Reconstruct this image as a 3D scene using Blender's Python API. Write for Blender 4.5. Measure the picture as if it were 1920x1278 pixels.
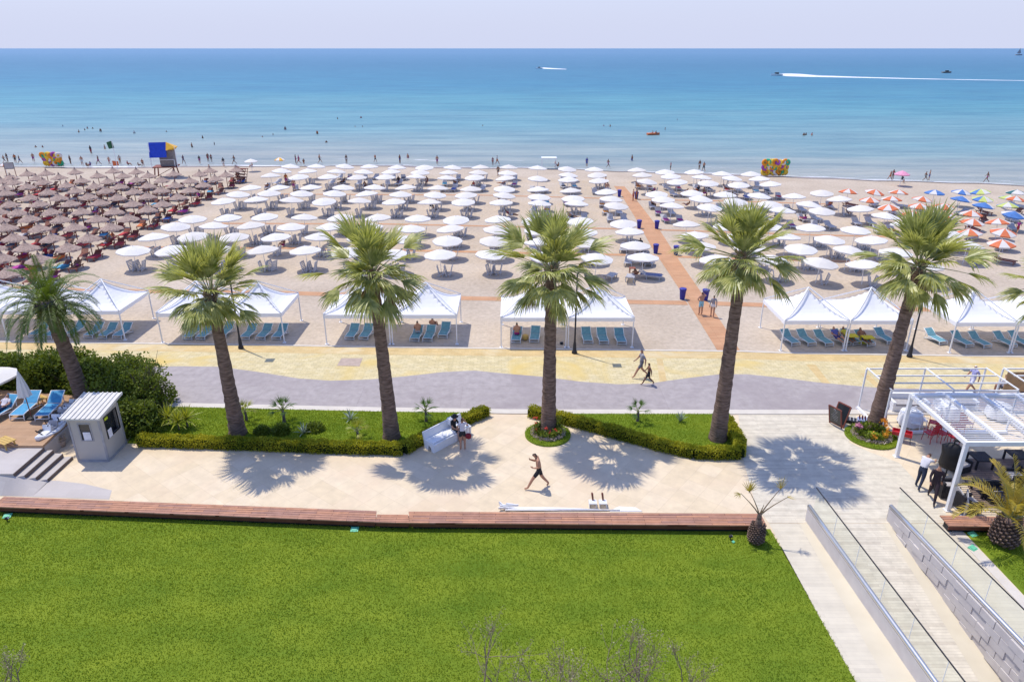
import bpy, math, random
import numpy as np
from mathutils import Vector, Matrix, Euler
R = math.radians
rnd = random.Random(7)
sc = bpy.context.scene
for o in list(bpy.data.objects): bpy.data.objects.remove(o)

# ------------------------------------------------------------------ camera
F, CX, CY, YH, H = 1310., 960., 639., 90.5, 17.5
PITCH = math.atan((CY-YH)/F); cp, sp = math.cos(PITCH), math.sin(PITCH)
cd = bpy.data.cameras.new('camera'); cam = bpy.data.objects.new('camera', cd); sc.collection.objects.link(cam)
cd.sensor_width = 36; cd.lens = F/1920*36; cd.clip_start = .1; cd.clip_end = 80000
cam.location = (0, 0, H); cam.rotation_euler = (math.pi/2-PITCH, 0, 0)
sc.camera = cam

# ------------------------------------------------------------------ light
SUN_EL, SUN_DX, SUN_DY = R(66.5), -math.sin(R(52)), math.cos(R(52))
w = bpy.data.worlds.new('World'); sc.world = w; w.use_nodes = True
nt = w.node_tree; sky = nt.nodes.new('ShaderNodeTexSky'); sky.sky_type = 'NISHITA'; sky.sun_disc = False
sky.sun_elevation = SUN_EL; sky.sun_rotation = math.atan2(SUN_DX, SUN_DY)
sky.air_density = 1.0; sky.dust_density = .6; sky.ozone_density = 2.5; sky.altitude = 0
bg = nt.nodes['Background']; bg.inputs[1].default_value = .15
tn = nt.nodes.new('ShaderNodeMix'); tn.data_type = 'RGBA'; tn.blend_type = 'MULTIPLY'; tn.inputs[0].default_value = 1; tn.inputs[7].default_value = (1.0, 1.0, 1.26, 1)
nt.links.new(sky.outputs[0], tn.inputs[6])
tc = nt.nodes.new('ShaderNodeTexCoord'); sxyz = nt.nodes.new('ShaderNodeSeparateXYZ'); nt.links.new(tc.outputs['Generated'], sxyz.inputs[0])
hz_ = nt.nodes.new('ShaderNodeMapRange'); hz_.inputs[1].default_value = .30; hz_.inputs[2].default_value = .0; hz_.interpolation_type = 'SMOOTHSTEP'; nt.links.new(sxyz.outputs[2], hz_.inputs[0])
hm = nt.nodes.new('ShaderNodeMix'); hm.data_type = 'RGBA'; hm.inputs[7].default_value = (3.5, 3.75, 4.85, 1)      # pale lilac sea haze low in the sky
nt.links.new(hz_.outputs[0], hm.inputs[0]); nt.links.new(tn.outputs[2], hm.inputs[6]); nt.links.new(hm.outputs[2], bg.inputs[0])
ld = bpy.data.lights.new('sun', 'SUN'); ld.energy = 3.1; ld.angle = R(.5); ld.color = (1, .94, .83)
sun = bpy.data.objects.new('sun', ld); sc.collection.objects.link(sun)
sun.rotation_euler = Vector((SUN_DX*math.cos(SUN_EL), SUN_DY*math.cos(SUN_EL), math.sin(SUN_EL))).to_track_quat('Z', 'Y').to_euler()
sc.view_settings.view_transform = 'Standard'; sc.view_settings.look = 'None'
sc.view_settings.gamma = 1; sc.view_settings.exposure = .31

# ------------------------------------------------------------------ helpers
def P(x, y, z=0.):                       # a point of the picture carried out to the level z
    u = (x-CX)/F; v = (CY-y)/F
    t = (z-H)/(-sp+v*cp)
    return (u*t, t*(cp+v*sp), z)
def zat(y, Y):                           # height seen at picture row y at distance Y
    v = (CY-y)/F
    return H+(v*Y*cp-Y*sp)/(cp+v*sp)
def xat(x, Y, Z):
    return (x-CX)/F*(Y*cp-(Z-H)*sp)

def link(o): sc.collection.objects.link(o); return o
def tag(o, label=None, cat=None, group=None, kind=None):
    if label: o['label'] = label
    if cat: o['category'] = cat
    if group: o['group'] = group
    if kind: o['kind'] = kind
    return o
def empty(name, loc=(0, 0, 0), rz=0, label=None, cat=None, group=None):
    o = bpy.data.objects.new(name, None); link(o); o.location = loc; o.rotation_euler = (0, 0, rz)
    o.empty_display_size = .2
    return tag(o, label, cat, group)
def copy_tree(o, parent=None):
    c = o.copy(); link(c)
    if parent: c.parent = parent
    for ch in list(o.children): copy_tree(ch, c)
    return c
def place(proto, used, loc, rz, label, group=None, scale=None):
    if not used[0]: o = proto; used[0] = True
    else: o = copy_tree(proto)
    o.location = loc; o.rotation_euler = (0, 0, rz)
    if scale: o.scale = (scale,)*3 if isinstance(scale, float) else scale
    o['label'] = label
    if group: o['group'] = group
    return o
ONES = ['', 'first', 'second', 'third', 'fourth', 'fifth', 'sixth', 'seventh', 'eighth', 'ninth', 'tenth', 'eleventh', 'twelfth',
        'thirteenth', 'fourteenth', 'fifteenth', 'sixteenth', 'seventeenth', 'eighteenth', 'nineteenth']
TENS = {2: 'twent', 3: 'thirt', 4: 'fort', 5: 'fift', 6: 'sixt', 7: 'sevent', 8: 'eight', 9: 'ninet'}
def nth(n):
    if n < 20: return ONES[n]
    return TENS[n//10]+('ieth' if n % 10 == 0 else 'y-'+ONES[n % 10])

class MB:
    def __init__(s): s.v = []; s.f = []; s.m = []
    def add(s, vs, fs, m=0):
        b = len(s.v); s.v += [tuple(q) for q in vs]; s.f += [tuple(i+b for i in f) for f in fs]; s.m += [m]*len(fs); return s
    def box(s, c, d, rz=0, m=0, rot=None):
        a, b, e = d[0]/2, d[1]/2, d[2]/2
        M = rot if rot is not None else Matrix.Rotation(rz, 3, 'Z')
        vs = [Vector(c)+M @ Vector((i*a, j*b, k*e)) for i in (-1, 1) for j in (-1, 1) for k in (-1, 1)]
        return s.add(vs, [(0, 1, 3, 2), (4, 6, 7, 5), (0, 4, 5, 1), (2, 3, 7, 6), (0, 2, 6, 4), (1, 5, 7, 3)], m)
    def bar(s, p, q, wd=.05, hd=None, m=0):        # a square bar from p to q
        p, q = Vector(p), Vector(q); d = q-p
        if d.length < 1e-6: return s
        rot = d.to_track_quat('X', 'Z').to_matrix()
        return s.box((p+q)/2, (d.length, wd, hd or wd), rot=rot, m=m)
    def tube(s, pts, r, n=8, m=0, cap=True):
        pts = [Vector(p) for p in pts]; k = len(pts); rr = r if isinstance(r, (list, tuple)) else [r]*k
        vs = []; fs = []; up = Vector((0, 0, 1))
        for i, p in enumerate(pts):
            d = (pts[min(i+1, k-1)]-pts[max(i-1, 0)]).normalized()
            a = d.cross(up if abs(d.z) < .95 else Vector((1, 0, 0))).normalized(); b = d.cross(a)
            for j in range(n):
                t = 2*math.pi*j/n; vs.append(p+(a*math.cos(t)+b*math.sin(t))*rr[i])
        for i in range(k-1):
            for j in range(n):
                j2 = (j+1) % n; fs.append((i*n+j, i*n+j2, (i+1)*n+j2, (i+1)*n+j))
        if cap: fs.append(tuple(range(n))[::-1]); fs.append(tuple((k-1)*n+j for j in range(n)))
        return s.add(vs, fs, m)
    def lathe(s, prof, n=16, m=0, c=(0, 0, 0), sx=1, sy=1):
        vs = []; fs = []; k = len(prof)
        for r, z in prof:
            for j in range(n):
                t = 2*math.pi*(j+.5)/n; vs.append((c[0]+r*math.cos(t)*sx, c[1]+r*math.sin(t)*sy, c[2]+z))
        for i in range(k-1):
            for j in range(n):
                j2 = (j+1) % n; fs.append((i*n+j, i*n+j2, (i+1)*n+j2, (i+1)*n+j))
        fs.append(tuple(range(n))[::-1]); fs.append(tuple((k-1)*n+j for j in range(n)))
        return s.add(vs, fs, m)
    def prism(s, poly, z0, z1, m=0):
        n = len(poly)
        ar = sum(poly[i][0]*poly[(i+1) % n][1]-poly[(i+1) % n][0]*poly[i][1] for i in range(n))
        if ar < 0: poly = poly[::-1]
        vs = [(p[0], p[1], z0) for p in poly]+[(p[0], p[1], z1) for p in poly]
        fs = [tuple(range(n))[::-1], tuple(range(n, 2*n))]+[(i, (i+1) % n, n+(i+1) % n, n+i) for i in range(n)]
        return s.add(vs, fs, m)
    def sheet(s, poly, z=None, m=0):
        n = len(poly)
        ar = sum(poly[i][0]*poly[(i+1) % n][1]-poly[(i+1) % n][0]*poly[i][1] for i in range(n))
        if ar < 0: poly = poly[::-1]
        return s.add([(p[0], p[1], z if z is not None else p[2]) for p in poly], [tuple(range(n))], m)
    def mesh(s, name, mats, smooth=False):
        me = bpy.data.meshes.new(name); me.from_pydata(s.v, [], s.f)
        for m in (mats if isinstance(mats, (list, tuple)) else [mats]): me.materials.append(m)
        if s.m and max(s.m): me.polygons.foreach_set('material_index', s.m)
        if smooth: me.polygons.foreach_set('use_smooth', [True]*len(s.f))
        me.update(); return me
    def build(s, name, mats, parent=None, smooth=False, loc=None, rz=0):
        o = bpy.data.objects.new(name, s.mesh(name, mats, smooth)); link(o)
        if parent: o.parent = parent
        if loc: o.location = loc
        if rz: o.rotation_euler = (0, 0, rz)
        return o
def struct(name, mb, mat, smooth=False): return tag(mb.build(name, mat, smooth=smooth), kind='structure')

# ------------------------------------------------------------------ materials
def nodes(name):
    m = bpy.data.materials.new(name); m.use_nodes = True; nt = m.node_tree
    return m, nt, nt.nodes['Principled BSDF'], nt.nodes.new, nt.links.new
def ramp(N, stops):
    r = N('ShaderNodeValToRGB'); e = r.color_ramp.elements
    while len(e) < len(stops): e.new(.5)
    for i, (p, c) in enumerate(stops): e[i].position = p; e[i].color = (*c, 1)
    return r
def mat(name, c1, c2=None, scale=4., rough=.7, bump=0., bscale=None, metal=0., spec=.3, world=False, detail=5, stretch=None, lo=.3, hi=.7, bdist=.02):
    m, nt, b, N, L = nodes(name)
    b.inputs['Roughness'].default_value = rough; b.inputs['Metallic'].default_value = metal
    b.inputs['Specular IOR Level'].default_value = spec
    if c2 is None: c2 = tuple(min(1, q*1.16) for q in c1); c1 = tuple(q*.88 for q in c1)
    if world: g = N('ShaderNodeNewGeometry'); src = g.outputs['Position']
    else: g = N('ShaderNodeTexCoord'); src = g.outputs['Object']
    if stretch:
        mp = N('ShaderNodeMapping'); L(src, mp.inputs[0]); mp.inputs['Scale'].default_value = stretch; src = mp.outputs[0]
    n = N('ShaderNodeTexNoise'); n.inputs['Scale'].default_value = scale; n.inputs['Detail'].default_value = detail; L(src, n.inputs[0])
    r = ramp(N, [(lo, c1), (hi, c2)]); L(n.outputs[0], r.inputs[0]); L(r.outputs[0], b.inputs['Base Color'])
    if bump:
        n2 = N('ShaderNodeTexNoise'); n2.inputs['Scale'].default_value = bscale or scale*4; n2.inputs['Detail'].default_value = 4; L(src, n2.inputs[0])
        bp = N('ShaderNodeBump'); bp.inputs['Strength'].default_value = bump; bp.inputs['Distance'].default_value = bdist
        L(n2.outputs[0], bp.inputs['Height']); L(bp.outputs[0], b.inputs['Normal'])
    return m
def leafmat(name, c1, c2, scale=1.2, trans=.25, rough=.45, spec=.4):
    m = mat(name, c1, c2, scale=scale, rough=rough, spec=spec)
    nt = m.node_tree; b = nt.nodes['Principled BSDF']; out = nt.nodes['Material Output']
    t = nt.nodes.new('ShaderNodeBsdfTranslucent'); mx = nt.nodes.new('ShaderNodeMixShader'); mx.inputs[0].default_value = trans
    t.inputs[0].default_value = (c2[0]*1.2, c2[1]*1.2, c2[2]*.6, 1)
    nt.links.new(b.outputs[0], mx.inputs[1]); nt.links.new(t.outputs[0], mx.inputs[2]); nt.links.new(mx.outputs[0], out.inputs[0])
    return m

def sand_mat():
    m, nt, b, N, L = nodes('beach_sand'); b.inputs['Roughness'].default_value = .95; b.inputs['Specular IOR Level'].default_value = .1
    g = N('ShaderNodeNewGeometry')
    n1 = N('ShaderNodeTexNoise'); n1.inputs['Scale'].default_value = .16; n1.inputs['Detail'].default_value = 8; n1.inputs['Roughness'].default_value = .65
    L(g.outputs['Position'], n1.inputs[0])
    n2 = N('ShaderNodeTexNoise'); n2.inputs['Scale'].default_value = 3.2; n2.inputs['Detail'].default_value = 6; n2.inputs['Roughness'].default_value = .7; L(g.outputs['Position'], n2.inputs[0])
    r1 = ramp(N, [(.28, (.45, .37, .28)), (.70, (.56, .475, .375))]); L(n1.outputs[0], r1.inputs[0])
    r2 = ramp(N, [(.3, (.80, .79, .78)), (.6, (1.05, 1.04, 1.03))]); L(n2.outputs[0], r2.inputs[0])
    mx = N('ShaderNodeMix'); mx.data_type = 'RGBA'; mx.blend_type = 'MULTIPLY'; mx.inputs[0].default_value = 1
    L(r1.outputs[0], mx.inputs[6]); L(r2.outputs[0], mx.inputs[7]); L(mx.outputs[2], b.inputs['Base Color'])
    v = N('ShaderNodeTexVoronoi'); v.inputs['Scale'].default_value = 2.6; L(g.outputs['Position'], v.inputs[0])
    ad = N('ShaderNodeMath'); ad.operation = 'ADD'; L(v.outputs[0], ad.inputs[0]); L(n2.outputs[0], ad.inputs[1])
    bp = N('ShaderNodeBump'); bp.inputs['Strength'].default_value = .55; bp.inputs['Distance'].default_value = .06
    L(ad.outputs[0], bp.inputs['Height']); L(bp.outputs[0], b.inputs['Normal']); return m
def sea_mat():
    m, nt, b, N, L = nodes('sea_water'); b.inputs['Roughness'].default_value = .4; b.inputs['Specular IOR Level'].default_value = .12
    g = N('ShaderNodeNewGeometry'); sx = N('ShaderNodeSeparateXYZ'); L(g.outputs['Position'], sx.inputs[0])
    # distance off the slanting shore
    a = N('ShaderNodeMath'); a.operation = 'MULTIPLY_ADD'; L(sx.outputs[0], a.inputs[0]); a.inputs[1].default_value = .10; L(sx.outputs[1], a.inputs[2])
    mp = N('ShaderNodeMapping'); mp.inputs['Scale'].default_value = (.004, .02, 1); L(g.outputs['Position'], mp.inputs[0])
    n = N('ShaderNodeTexNoise'); n.inputs['Scale'].default_value = 1.; n.inputs['Detail'].default_value = 6; n.inputs['Roughness'].default_value = .6; L(mp.outputs[0], n.inputs[0])
    lg = N('ShaderNodeMath'); lg.operation = 'LOGARITHM'; L(a.outputs[0], lg.inputs[0]); lg.inputs[1].default_value = 10
    j = N('ShaderNodeMath'); j.operation = 'MULTIPLY_ADD'; L(n.outputs[0], j.inputs[0]); j.inputs[1].default_value = .34; L(lg.outputs[0], j.inputs[2])
    mr = N('ShaderNodeMapRange'); mr.inputs[1].default_value = 2.17; mr.inputs[2].default_value = 4.17; L(j.outputs[0], mr.inputs[0])
    r = ramp(N, [(0.03, (.31, .335, .305)), (.07, (.22, .315, .315)), (.13, (.145, .295, .325)), (.20, (.085, .265, .315)), (.30, (.045, .20, .29)), (.46, (.05, .175, .27)), (.75, (.10, .22, .34))])
    L(mr.outputs[0], r.inputs[0])
    # wind streaks and small waves
    mp2 = N('ShaderNodeMapping'); mp2.inputs['Scale'].default_value = (.035, .20, 1); mp2.inputs['Rotation'].default_value = (0, 0, R(4)); L(g.outputs['Position'], mp2.inputs[0])
    n2 = N('ShaderNodeTexNoise'); n2.inputs['Scale'].default_value = 1; n2.inputs['Detail'].default_value = 8; n2.inputs['Roughness'].default_value = .7; L(mp2.outputs[0], n2.inputs[0])
    r2 = ramp(N, [(.34, (.66, .74, .80)), (.66, (1.22, 1.17, 1.1))]); L(n2.outputs[0], r2.inputs[0])
    mx = N('ShaderNodeMix'); mx.data_type = 'RGBA'; mx.blend_type = 'MULTIPLY'; mx.inputs[0].default_value = 1
    L(r.outputs[0], mx.inputs[6]); L(r2.outputs[0], mx.inputs[7]); L(mx.outputs[2], b.inputs['Base Color'])
    mp3 = N('ShaderNodeMapping'); mp3.inputs['Scale'].default_value = (.35, 1.1, 1); L(g.outputs['Position'], mp3.inputs[0])
    n3 = N('ShaderNodeTexNoise'); n3.inputs['Scale'].default_value = 1; n3.inputs['Detail'].default_value = 6; L(mp3.outputs[0], n3.inputs[0])
    bp = N('ShaderNodeBump'); bp.inputs['Strength'].default_value = .7; bp.inputs['Distance'].default_value = .35
    L(n3.outputs[0], bp.inputs['Height']); L(bp.outputs[0], b.inputs['Normal']); return m
def brick_mat(name, c1, c2, cm, bw, rh, rot=0, mortar=.01, stain=None, rough=.75, ns=.4, bias=0, noisy=(.9, 1.08), bump=.15, stainpos=(.5, .7), offset=.5):
    m, nt, b, N, L = nodes(name); b.inputs['Roughness'].default_value = rough; b.inputs['Specular IOR Level'].default_value = .2
    g = N('ShaderNodeNewGeometry'); mp = N('ShaderNodeMapping'); mp.inputs['Rotation'].default_value = (0, 0, rot); L(g.outputs['Position'], mp.inputs[0])
    br = N('ShaderNodeTexBrick'); br.inputs['Scale'].default_value = 1; br.inputs['Brick Width'].default_value = bw; br.inputs['Row Height'].default_value = rh
    br.inputs['Mortar Size'].default_value = mortar; br.inputs['Mortar Smooth'].default_value = .3; br.inputs['Bias'].default_value = bias; br.offset = offset
    br.inputs['Color1'].default_value = (*c1, 1); br.inputs['Color2'].default_value = (*c2, 1); br.inputs['Mortar'].default_value = (*cm, 1)
    L(mp.outputs[0], br.inputs[0]); col = br.outputs[0]
    def mul(col, node, fac=1, mode='MULTIPLY'):
        mx = N('ShaderNodeMix'); mx.data_type = 'RGBA'; mx.blend_type = mode
        if hasattr(fac, 'is_linked'): L(fac, mx.inputs[0])
        else: mx.inputs[0].default_value = fac
        L(col, mx.inputs[6]); L(node, mx.inputs[7]); return mx.outputs[2]
    n = N('ShaderNodeTexNoise'); n.inputs['Scale'].default_value = ns; n.inputs['Detail'].default_value = 9; n.inputs['Roughness'].default_value = .65; L(mp.outputs[0], n.inputs[0])
    r = ramp(N, [(.3, (noisy[0],)*3), (.7, (noisy[1],)*3)]); L(n.outputs[0], r.inputs[0]); col = mul(col, r.outputs[0])
    if stain:
        n2 = N('ShaderNodeTexNoise'); n2.inputs['Scale'].default_value = .22; n2.inputs['Detail'].default_value = 5; n2.inputs['Distortion'].default_value = 1.2; L(g.outputs['Position'], n2.inputs[0])
        r2 = ramp(N, [(stainpos[0], (0, 0, 0)), (stainpos[1], (1, 1, 1))]); L(n2.outputs[0], r2.inputs[0])
        rgb = N('ShaderNodeRGB'); rgb.outputs[0].default_value = (*stain, 1); col = mul(col, rgb.outputs[0], r2.outputs[0], 'MIX')
    L(col, b.inputs['Base Color'])
    if bump:
        bp = N('ShaderNodeBump'); bp.inputs['Strength'].default_value = bump; bp.inputs['Distance'].default_value = .01; bp.invert = True
        L(br.outputs['Fac'], bp.inputs['Height']); L(bp.outputs[0], b.inputs['Normal'])
    return m
def canopy_mat(name, c, trans=.3):
    m = mat(name, c, tuple(min(1, q*1.04) for q in c), scale=2, rough=.8, spec=.15, bump=.12, bscale=7, bdist=.01)
    nt = m.node_tree; b = nt.nodes['Principled BSDF']; out = nt.nodes['Material Output']
    t = nt.nodes.new('ShaderNodeBsdfTranslucent'); mx = nt.nodes.new('ShaderNodeMixShader'); mx.inputs[0].default_value = trans
    t.inputs[0].default_value = (*c, 1)
    nt.links.new(b.outputs[0], mx.inputs[1]); nt.links.new(t.outputs[0], mx.inputs[2]); nt.links.new(mx.outputs[0], out.inputs[0])
    return m

M = dict(
    sand=sand_mat(), sea=sea_mat(),
    wet=mat('wet_sand', (.23, .17, .135), (.33, .26, .21), scale=.5, rough=.45, world=True, stretch=(.3, 1.5, 1), spec=.3),
    yellow=brick_mat('stamped_yellow_paving', (.58, .485, .26), (.64, .55, .33), (.48, .40, .22), .42, .21, mortar=.016, stain=(.62, .46, .15), ns=2.0, noisy=(.82, 1.14), stainpos=(.50, .72)),
    yellow2=brick_mat('deep_yellow_paving', (.58, .42, .19), (.63, .48, .24), (.5, .38, .18), .42, .21, mortar=.012, stain=(.62, .54, .36), ns=.9, noisy=(.85, 1.1), stainpos=(.5, .7)),
    grey=brick_mat('lilac_grey_road', (.355, .315, .305), (.375, .335, .325), (.33, .29, .285), 5.5, 3.2, mortar=.02, stain=(.30, .26, .26), ns=2.2, noisy=(.84, 1.14), rough=.85, bump=0.05, stainpos=(.5, .72)),
    plaza=brick_mat('cream_stone_tiles', (.66, .54, .37), (.71, .59, .425), (.56, .45, .31), .9, .9, rot=R(38), mortar=.007, stain=(.66, .51, .36), ns=1.6, noisy=(.89, 1.08), bump=.05, stainpos=(.5, .8), offset=0),
    greystone=brick_mat('pale_grey_stone', (.47, .43, .40), (.50, .46, .43), (.42, .385, .36), .9, .45, mortar=.005, ns=1.2, noisy=(.93, 1.05), bump=.05),
    plank=brick_mat('travertine_planks', (.64, .58, .46), (.48, .42, .33), (.44, .38, .30), 1.9, .115, mortar=.005, ns=2.6, noisy=(.86, 1.12), bias=-.45, bump=.12),
    plank2=brick_mat('pale_travertine_planks', (.62, .56, .44), (.56, .505, .40), (.48, .43, .34), 1.9, .16, mortar=.004, ns=1.6, noisy=(.92, 1.07), bias=-.2, bump=.08),
    band=mat('cream_plaster', (.58, .515, .385), (.63, .565, .43), scale=1.3, world=True, rough=.8),
    wallp=mat('wall_plaster', (.46, .42, .39), (.55, .5, .46), scale=2, world=True, rough=.8, bump=.1),
    kerb=mat('white_kerb_stone', (.56, .51, .44), (.63, .58, .50), scale=1.5, world=True, rough=.8),
    board=brick_mat('orange_boardwalk', (.50, .265, .14), (.56, .32, .175), (.32, .17, .09), 3.0, .16, mortar=.012, ns=.8, noisy=(.86, 1.12), bump=.2),
    lawn=mat('lawn_turf', (.12, .195, .018), (.225, .285, .026), scale=.6, stretch=(.7, 1.6, 1), rough=.9, world=True, bump=.7, bscale=38, bdist=.04, spec=.1, detail=9, lo=.25, hi=.75),
    bench=brick_mat('hardwood_slats', (.52, .26, .15), (.36, .20, .15), (.08, .025, .02), 1.3, .118, mortar=.006, ns=2.2, noisy=(.8, 1.2), bump=.3, rough=.5),
    benchface=mat('dark_red_hardwood', (.10, .03, .02), (.15, .05, .03), scale=3, rough=.6),
    deck=brick_mat('tan_deck_boards', (.42, .26, .15), (.47, .30, .18), (.22, .13, .08), 3, .14, rot=R(0), mortar=.006, ns=1.5, noisy=(.85, 1.1)),
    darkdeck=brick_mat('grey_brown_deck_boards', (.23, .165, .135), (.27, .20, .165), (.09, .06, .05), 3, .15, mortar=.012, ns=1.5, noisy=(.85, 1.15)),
    trunk=mat('palm_bark', (.10, .062, .045), (.30, .205, .155), scale=3, rough=.95, bump=1., bscale=7, stretch=(1, 1, 4.5), bdist=.05, detail=8),
    bark=mat('branch_bark', (.10, .08, .07), (.2, .16, .14), scale=6, rough=.9, bump=.5),
    dryb=mat('dry_twigs', (.17, .12, .085), (.30, .23, .16), scale=8, rough=.9),
    fan=leafmat('fan_leaf', (.075, .13, .015), (.56, .55, .20), scale=3.0, trans=.3, rough=.38, spec=.55),
    fan2=leafmat('young_fan_leaf', (.045, .10, .012), (.11, .20, .03), scale=1.5, trans=.4),
    dead=leafmat('dead_leaf', (.20, .13, .075), (.34, .24, .15), scale=3, trans=.15),
    petiole=mat('leaf_stalk', (.22, .25, .10), (.34, .33, .15), scale=5, rough=.5),
    date=leafmat('date_leaf', (.04, .085, .012), (.16, .22, .03), scale=2, trans=.25),
    datey=leafmat('yellowing_frond', (.17, .20, .04), (.58, .42, .08), scale=1.1, trans=.35),
    hedge=leafmat('hedge_leaf', (.03, .065, .01), (.24, .29, .035), scale=1.3, trans=.2, rough=.55, spec=.25),
    box=leafmat('clipped_hedge_leaf', (.13, .18, .01), (.55, .50, .035), scale=1.0, trans=.22, rough=.6, spec=.2),
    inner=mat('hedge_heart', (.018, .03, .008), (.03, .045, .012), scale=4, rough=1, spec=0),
    yel=leafmat('yellow_green_leaf', (.20, .24, .02), (.42, .42, .05), scale=2, trans=.3),
    agave=leafmat('agave_leaf', (.17, .22, .18), (.30, .36, .31), scale=2, trans=.1),
    white=mat('white_paint', (.78, .78, .78), (.84, .84, .84), rough=.45, spec=.4),
    plastic=mat('grey_white_plastic', (.44, .44, .46), (.58, .58, .60), scale=3, rough=.5, spec=.4),
    canvas=canopy_mat('white_canvas', (.83, .81, .78), .22), tent=canopy_mat('white_tent_canvas', (.93, .93, .93), .22),
    pole=mat('galvanised_pole', (.42, .42, .43), rough=.4, metal=.4),
    darkm=mat('dark_cast_iron', (.03, .03, .035), rough=.5), black=mat('black_plastic', (.012, .012, .014), (.03, .03, .033), rough=.55),
    steel=mat('brushed_steel', (.62, .60, .58), (.74, .72, .70), scale=9, rough=.28, metal=.85, stretch=(1, 12, 12)),
    blue=mat('blue_sling_fabric', (.055, .26, .46), (.08, .34, .56), scale=5, rough=.7), teal=mat('teal_sling_fabric', (.10, .25, .32), (.15, .34, .41), scale=5, rough=.7),
    bin=mat('cobalt_plastic', (.03, .03, .24), (.045, .05, .34), rough=.5), straw=mat('straw_thatch', (.30, .205, .16), (.52, .395, .32), scale=9, rough=1, bump=.9, bscale=26, bdist=.04, stretch=(1, 1, .4)),
    wood=mat('brown_wood', (.19, .06, .04), (.30, .11, .075), scale=5, rough=.7), ywood=mat('yellow_wood', (.52, .33, .08), (.62, .42, .13), scale=5, rough=.6),
    booth=mat('grey_white_panel', (.43, .405, .37), (.48, .455, .42), scale=1.2, rough=.55, bump=.03), boothtrim=mat('grey_trim', (.33, .33, .35), rough=.4),
    roofp=mat('ribbed_roof_sheet', (.62, .60, .56), (.7, .68, .64), scale=2, rough=.4, spec=.5), glassd=mat('dark_window', (.03, .035, .04), rough=.1, spec=.6),
    paper=mat('paper', (.75, .75, .80), rough=.8), orange=mat('orange_fabric', (.62, .17, .07), rough=.75), umbw=canopy_mat('parasol_white', (.78, .76, .72)),
    ublue=mat('blue_fabric', (.08, .19, .45), rough=.75), uyel=mat('yellow_green_fabric', (.50, .55, .16), rough=.75), uteal=mat('dark_teal_fabric', (.03, .13, .14), rough=.75),
    pink=mat('pink_fabric', (.72, .30, .42), rough=.7), red=mat('red_paint', (.50, .02, .03), rough=.45, spec=.5), towerblue=mat('tower_blue', (.012, .05, .42), rough=.5),
    toweryel=mat('tower_yellow', (.78, .42, .03), rough=.5), towergrey=mat('tower_grey', (.22, .20, .19), rough=.8), green=mat('dark_green_cloth', (.04, .13, .06), rough=.8),
    mint=mat('mint_cover', (.16, .55, .34), rough=.5), foam=mat('foam_white', (.74, .74, .75), (.84, .84, .84), scale=1.5, rough=.9),
    terracotta=mat('plate_stone', (.42, .33, .27), rough=.8), wicker=mat('black_wicker', (.012, .012, .016), (.035, .033, .04), scale=30, rough=.6, bump=.6, bscale=60),
    cush=mat('grey_cushion', (.40, .38, .38), rough=.9), flowr=leafmat('red_flower', (.6, .03, .03), (.85, .12, .08), trans=.2), flowo=leafmat('orange_flower', (.75, .25, .02), (.85, .45, .05), trans=.2),
    flowp=leafmat('pale_flower', (.38, .28, .25), (.62, .52, .44), trans=.2), tan=mat('tan_panel', (.45, .28, .15), rough=.7),
)
def glass_mat():
    m, nt, b, N, L = nodes('clear_glass'); out = nt.nodes['Material Output']
    t = N('ShaderNodeBsdfTransparent'); t.inputs[0].default_value = (.93, .97, .95, 1); g = N('ShaderNodeBsdfGlossy'); g.inputs['Roughness'].default_value = .02
    f = N('ShaderNodeFresnel'); f.inputs[0].default_value = 1.35; mx = N('ShaderNodeMixShader'); L(f.outputs[0], mx.inputs[0]); L(t.outputs[0], mx.inputs[1]); L(g.outputs[0], mx.inputs[2]); L(mx.outputs[0], out.inputs[0])
    return m
M['glass'] = glass_mat()
nt = M['canvas'].node_tree; b = nt.nodes['Principled BSDF']; oi = nt.nodes.new('ShaderNodeObjectInfo'); rr_ = ramp(nt.nodes.new, [(0, (.91, .89, .84)), (.5, (1, 1, 1))]); mx = nt.nodes.new('ShaderNodeMix'); mx.data_type = 'RGBA'; mx.blend_type = 'MULTIPLY'; mx.inputs[0].default_value = 1
src = b.inputs['Base Color'].links[0].from_socket; nt.links.new(oi.outputs['Random'], rr_.inputs[0]); nt.links.new(src, mx.inputs[6]); nt.links.new(rr_.outputs[0], mx.inputs[7]); nt.links.new(mx.outputs[2], b.inputs['Base Color'])
def block_mat():
    m, nt, b, N, L = nodes('wall_block_paint'); b.inputs['Roughness'].default_value = .85
    n = N('ShaderNodeTexNoise'); n.inputs['Scale'].default_value = 2; g = N('ShaderNodeNewGeometry'); L(g.outputs['Position'], n.inputs[0])
    r = ramp(N, [(.3, (.50, .46, .44)), (.7, (.58, .54, .51))]); L(n.outputs[0], r.inputs[0]); L(r.outputs[0], b.inputs['Base Color']); return m
M['block'] = block_mat()
_cm = {}
def colmat(c, rough=.8):
    k = tuple(round(q, 3) for q in c)
    if k not in _cm: _cm[k] = mat('cloth_%d' % len(_cm), k, rough=rough)
    return _cm[k]

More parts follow.
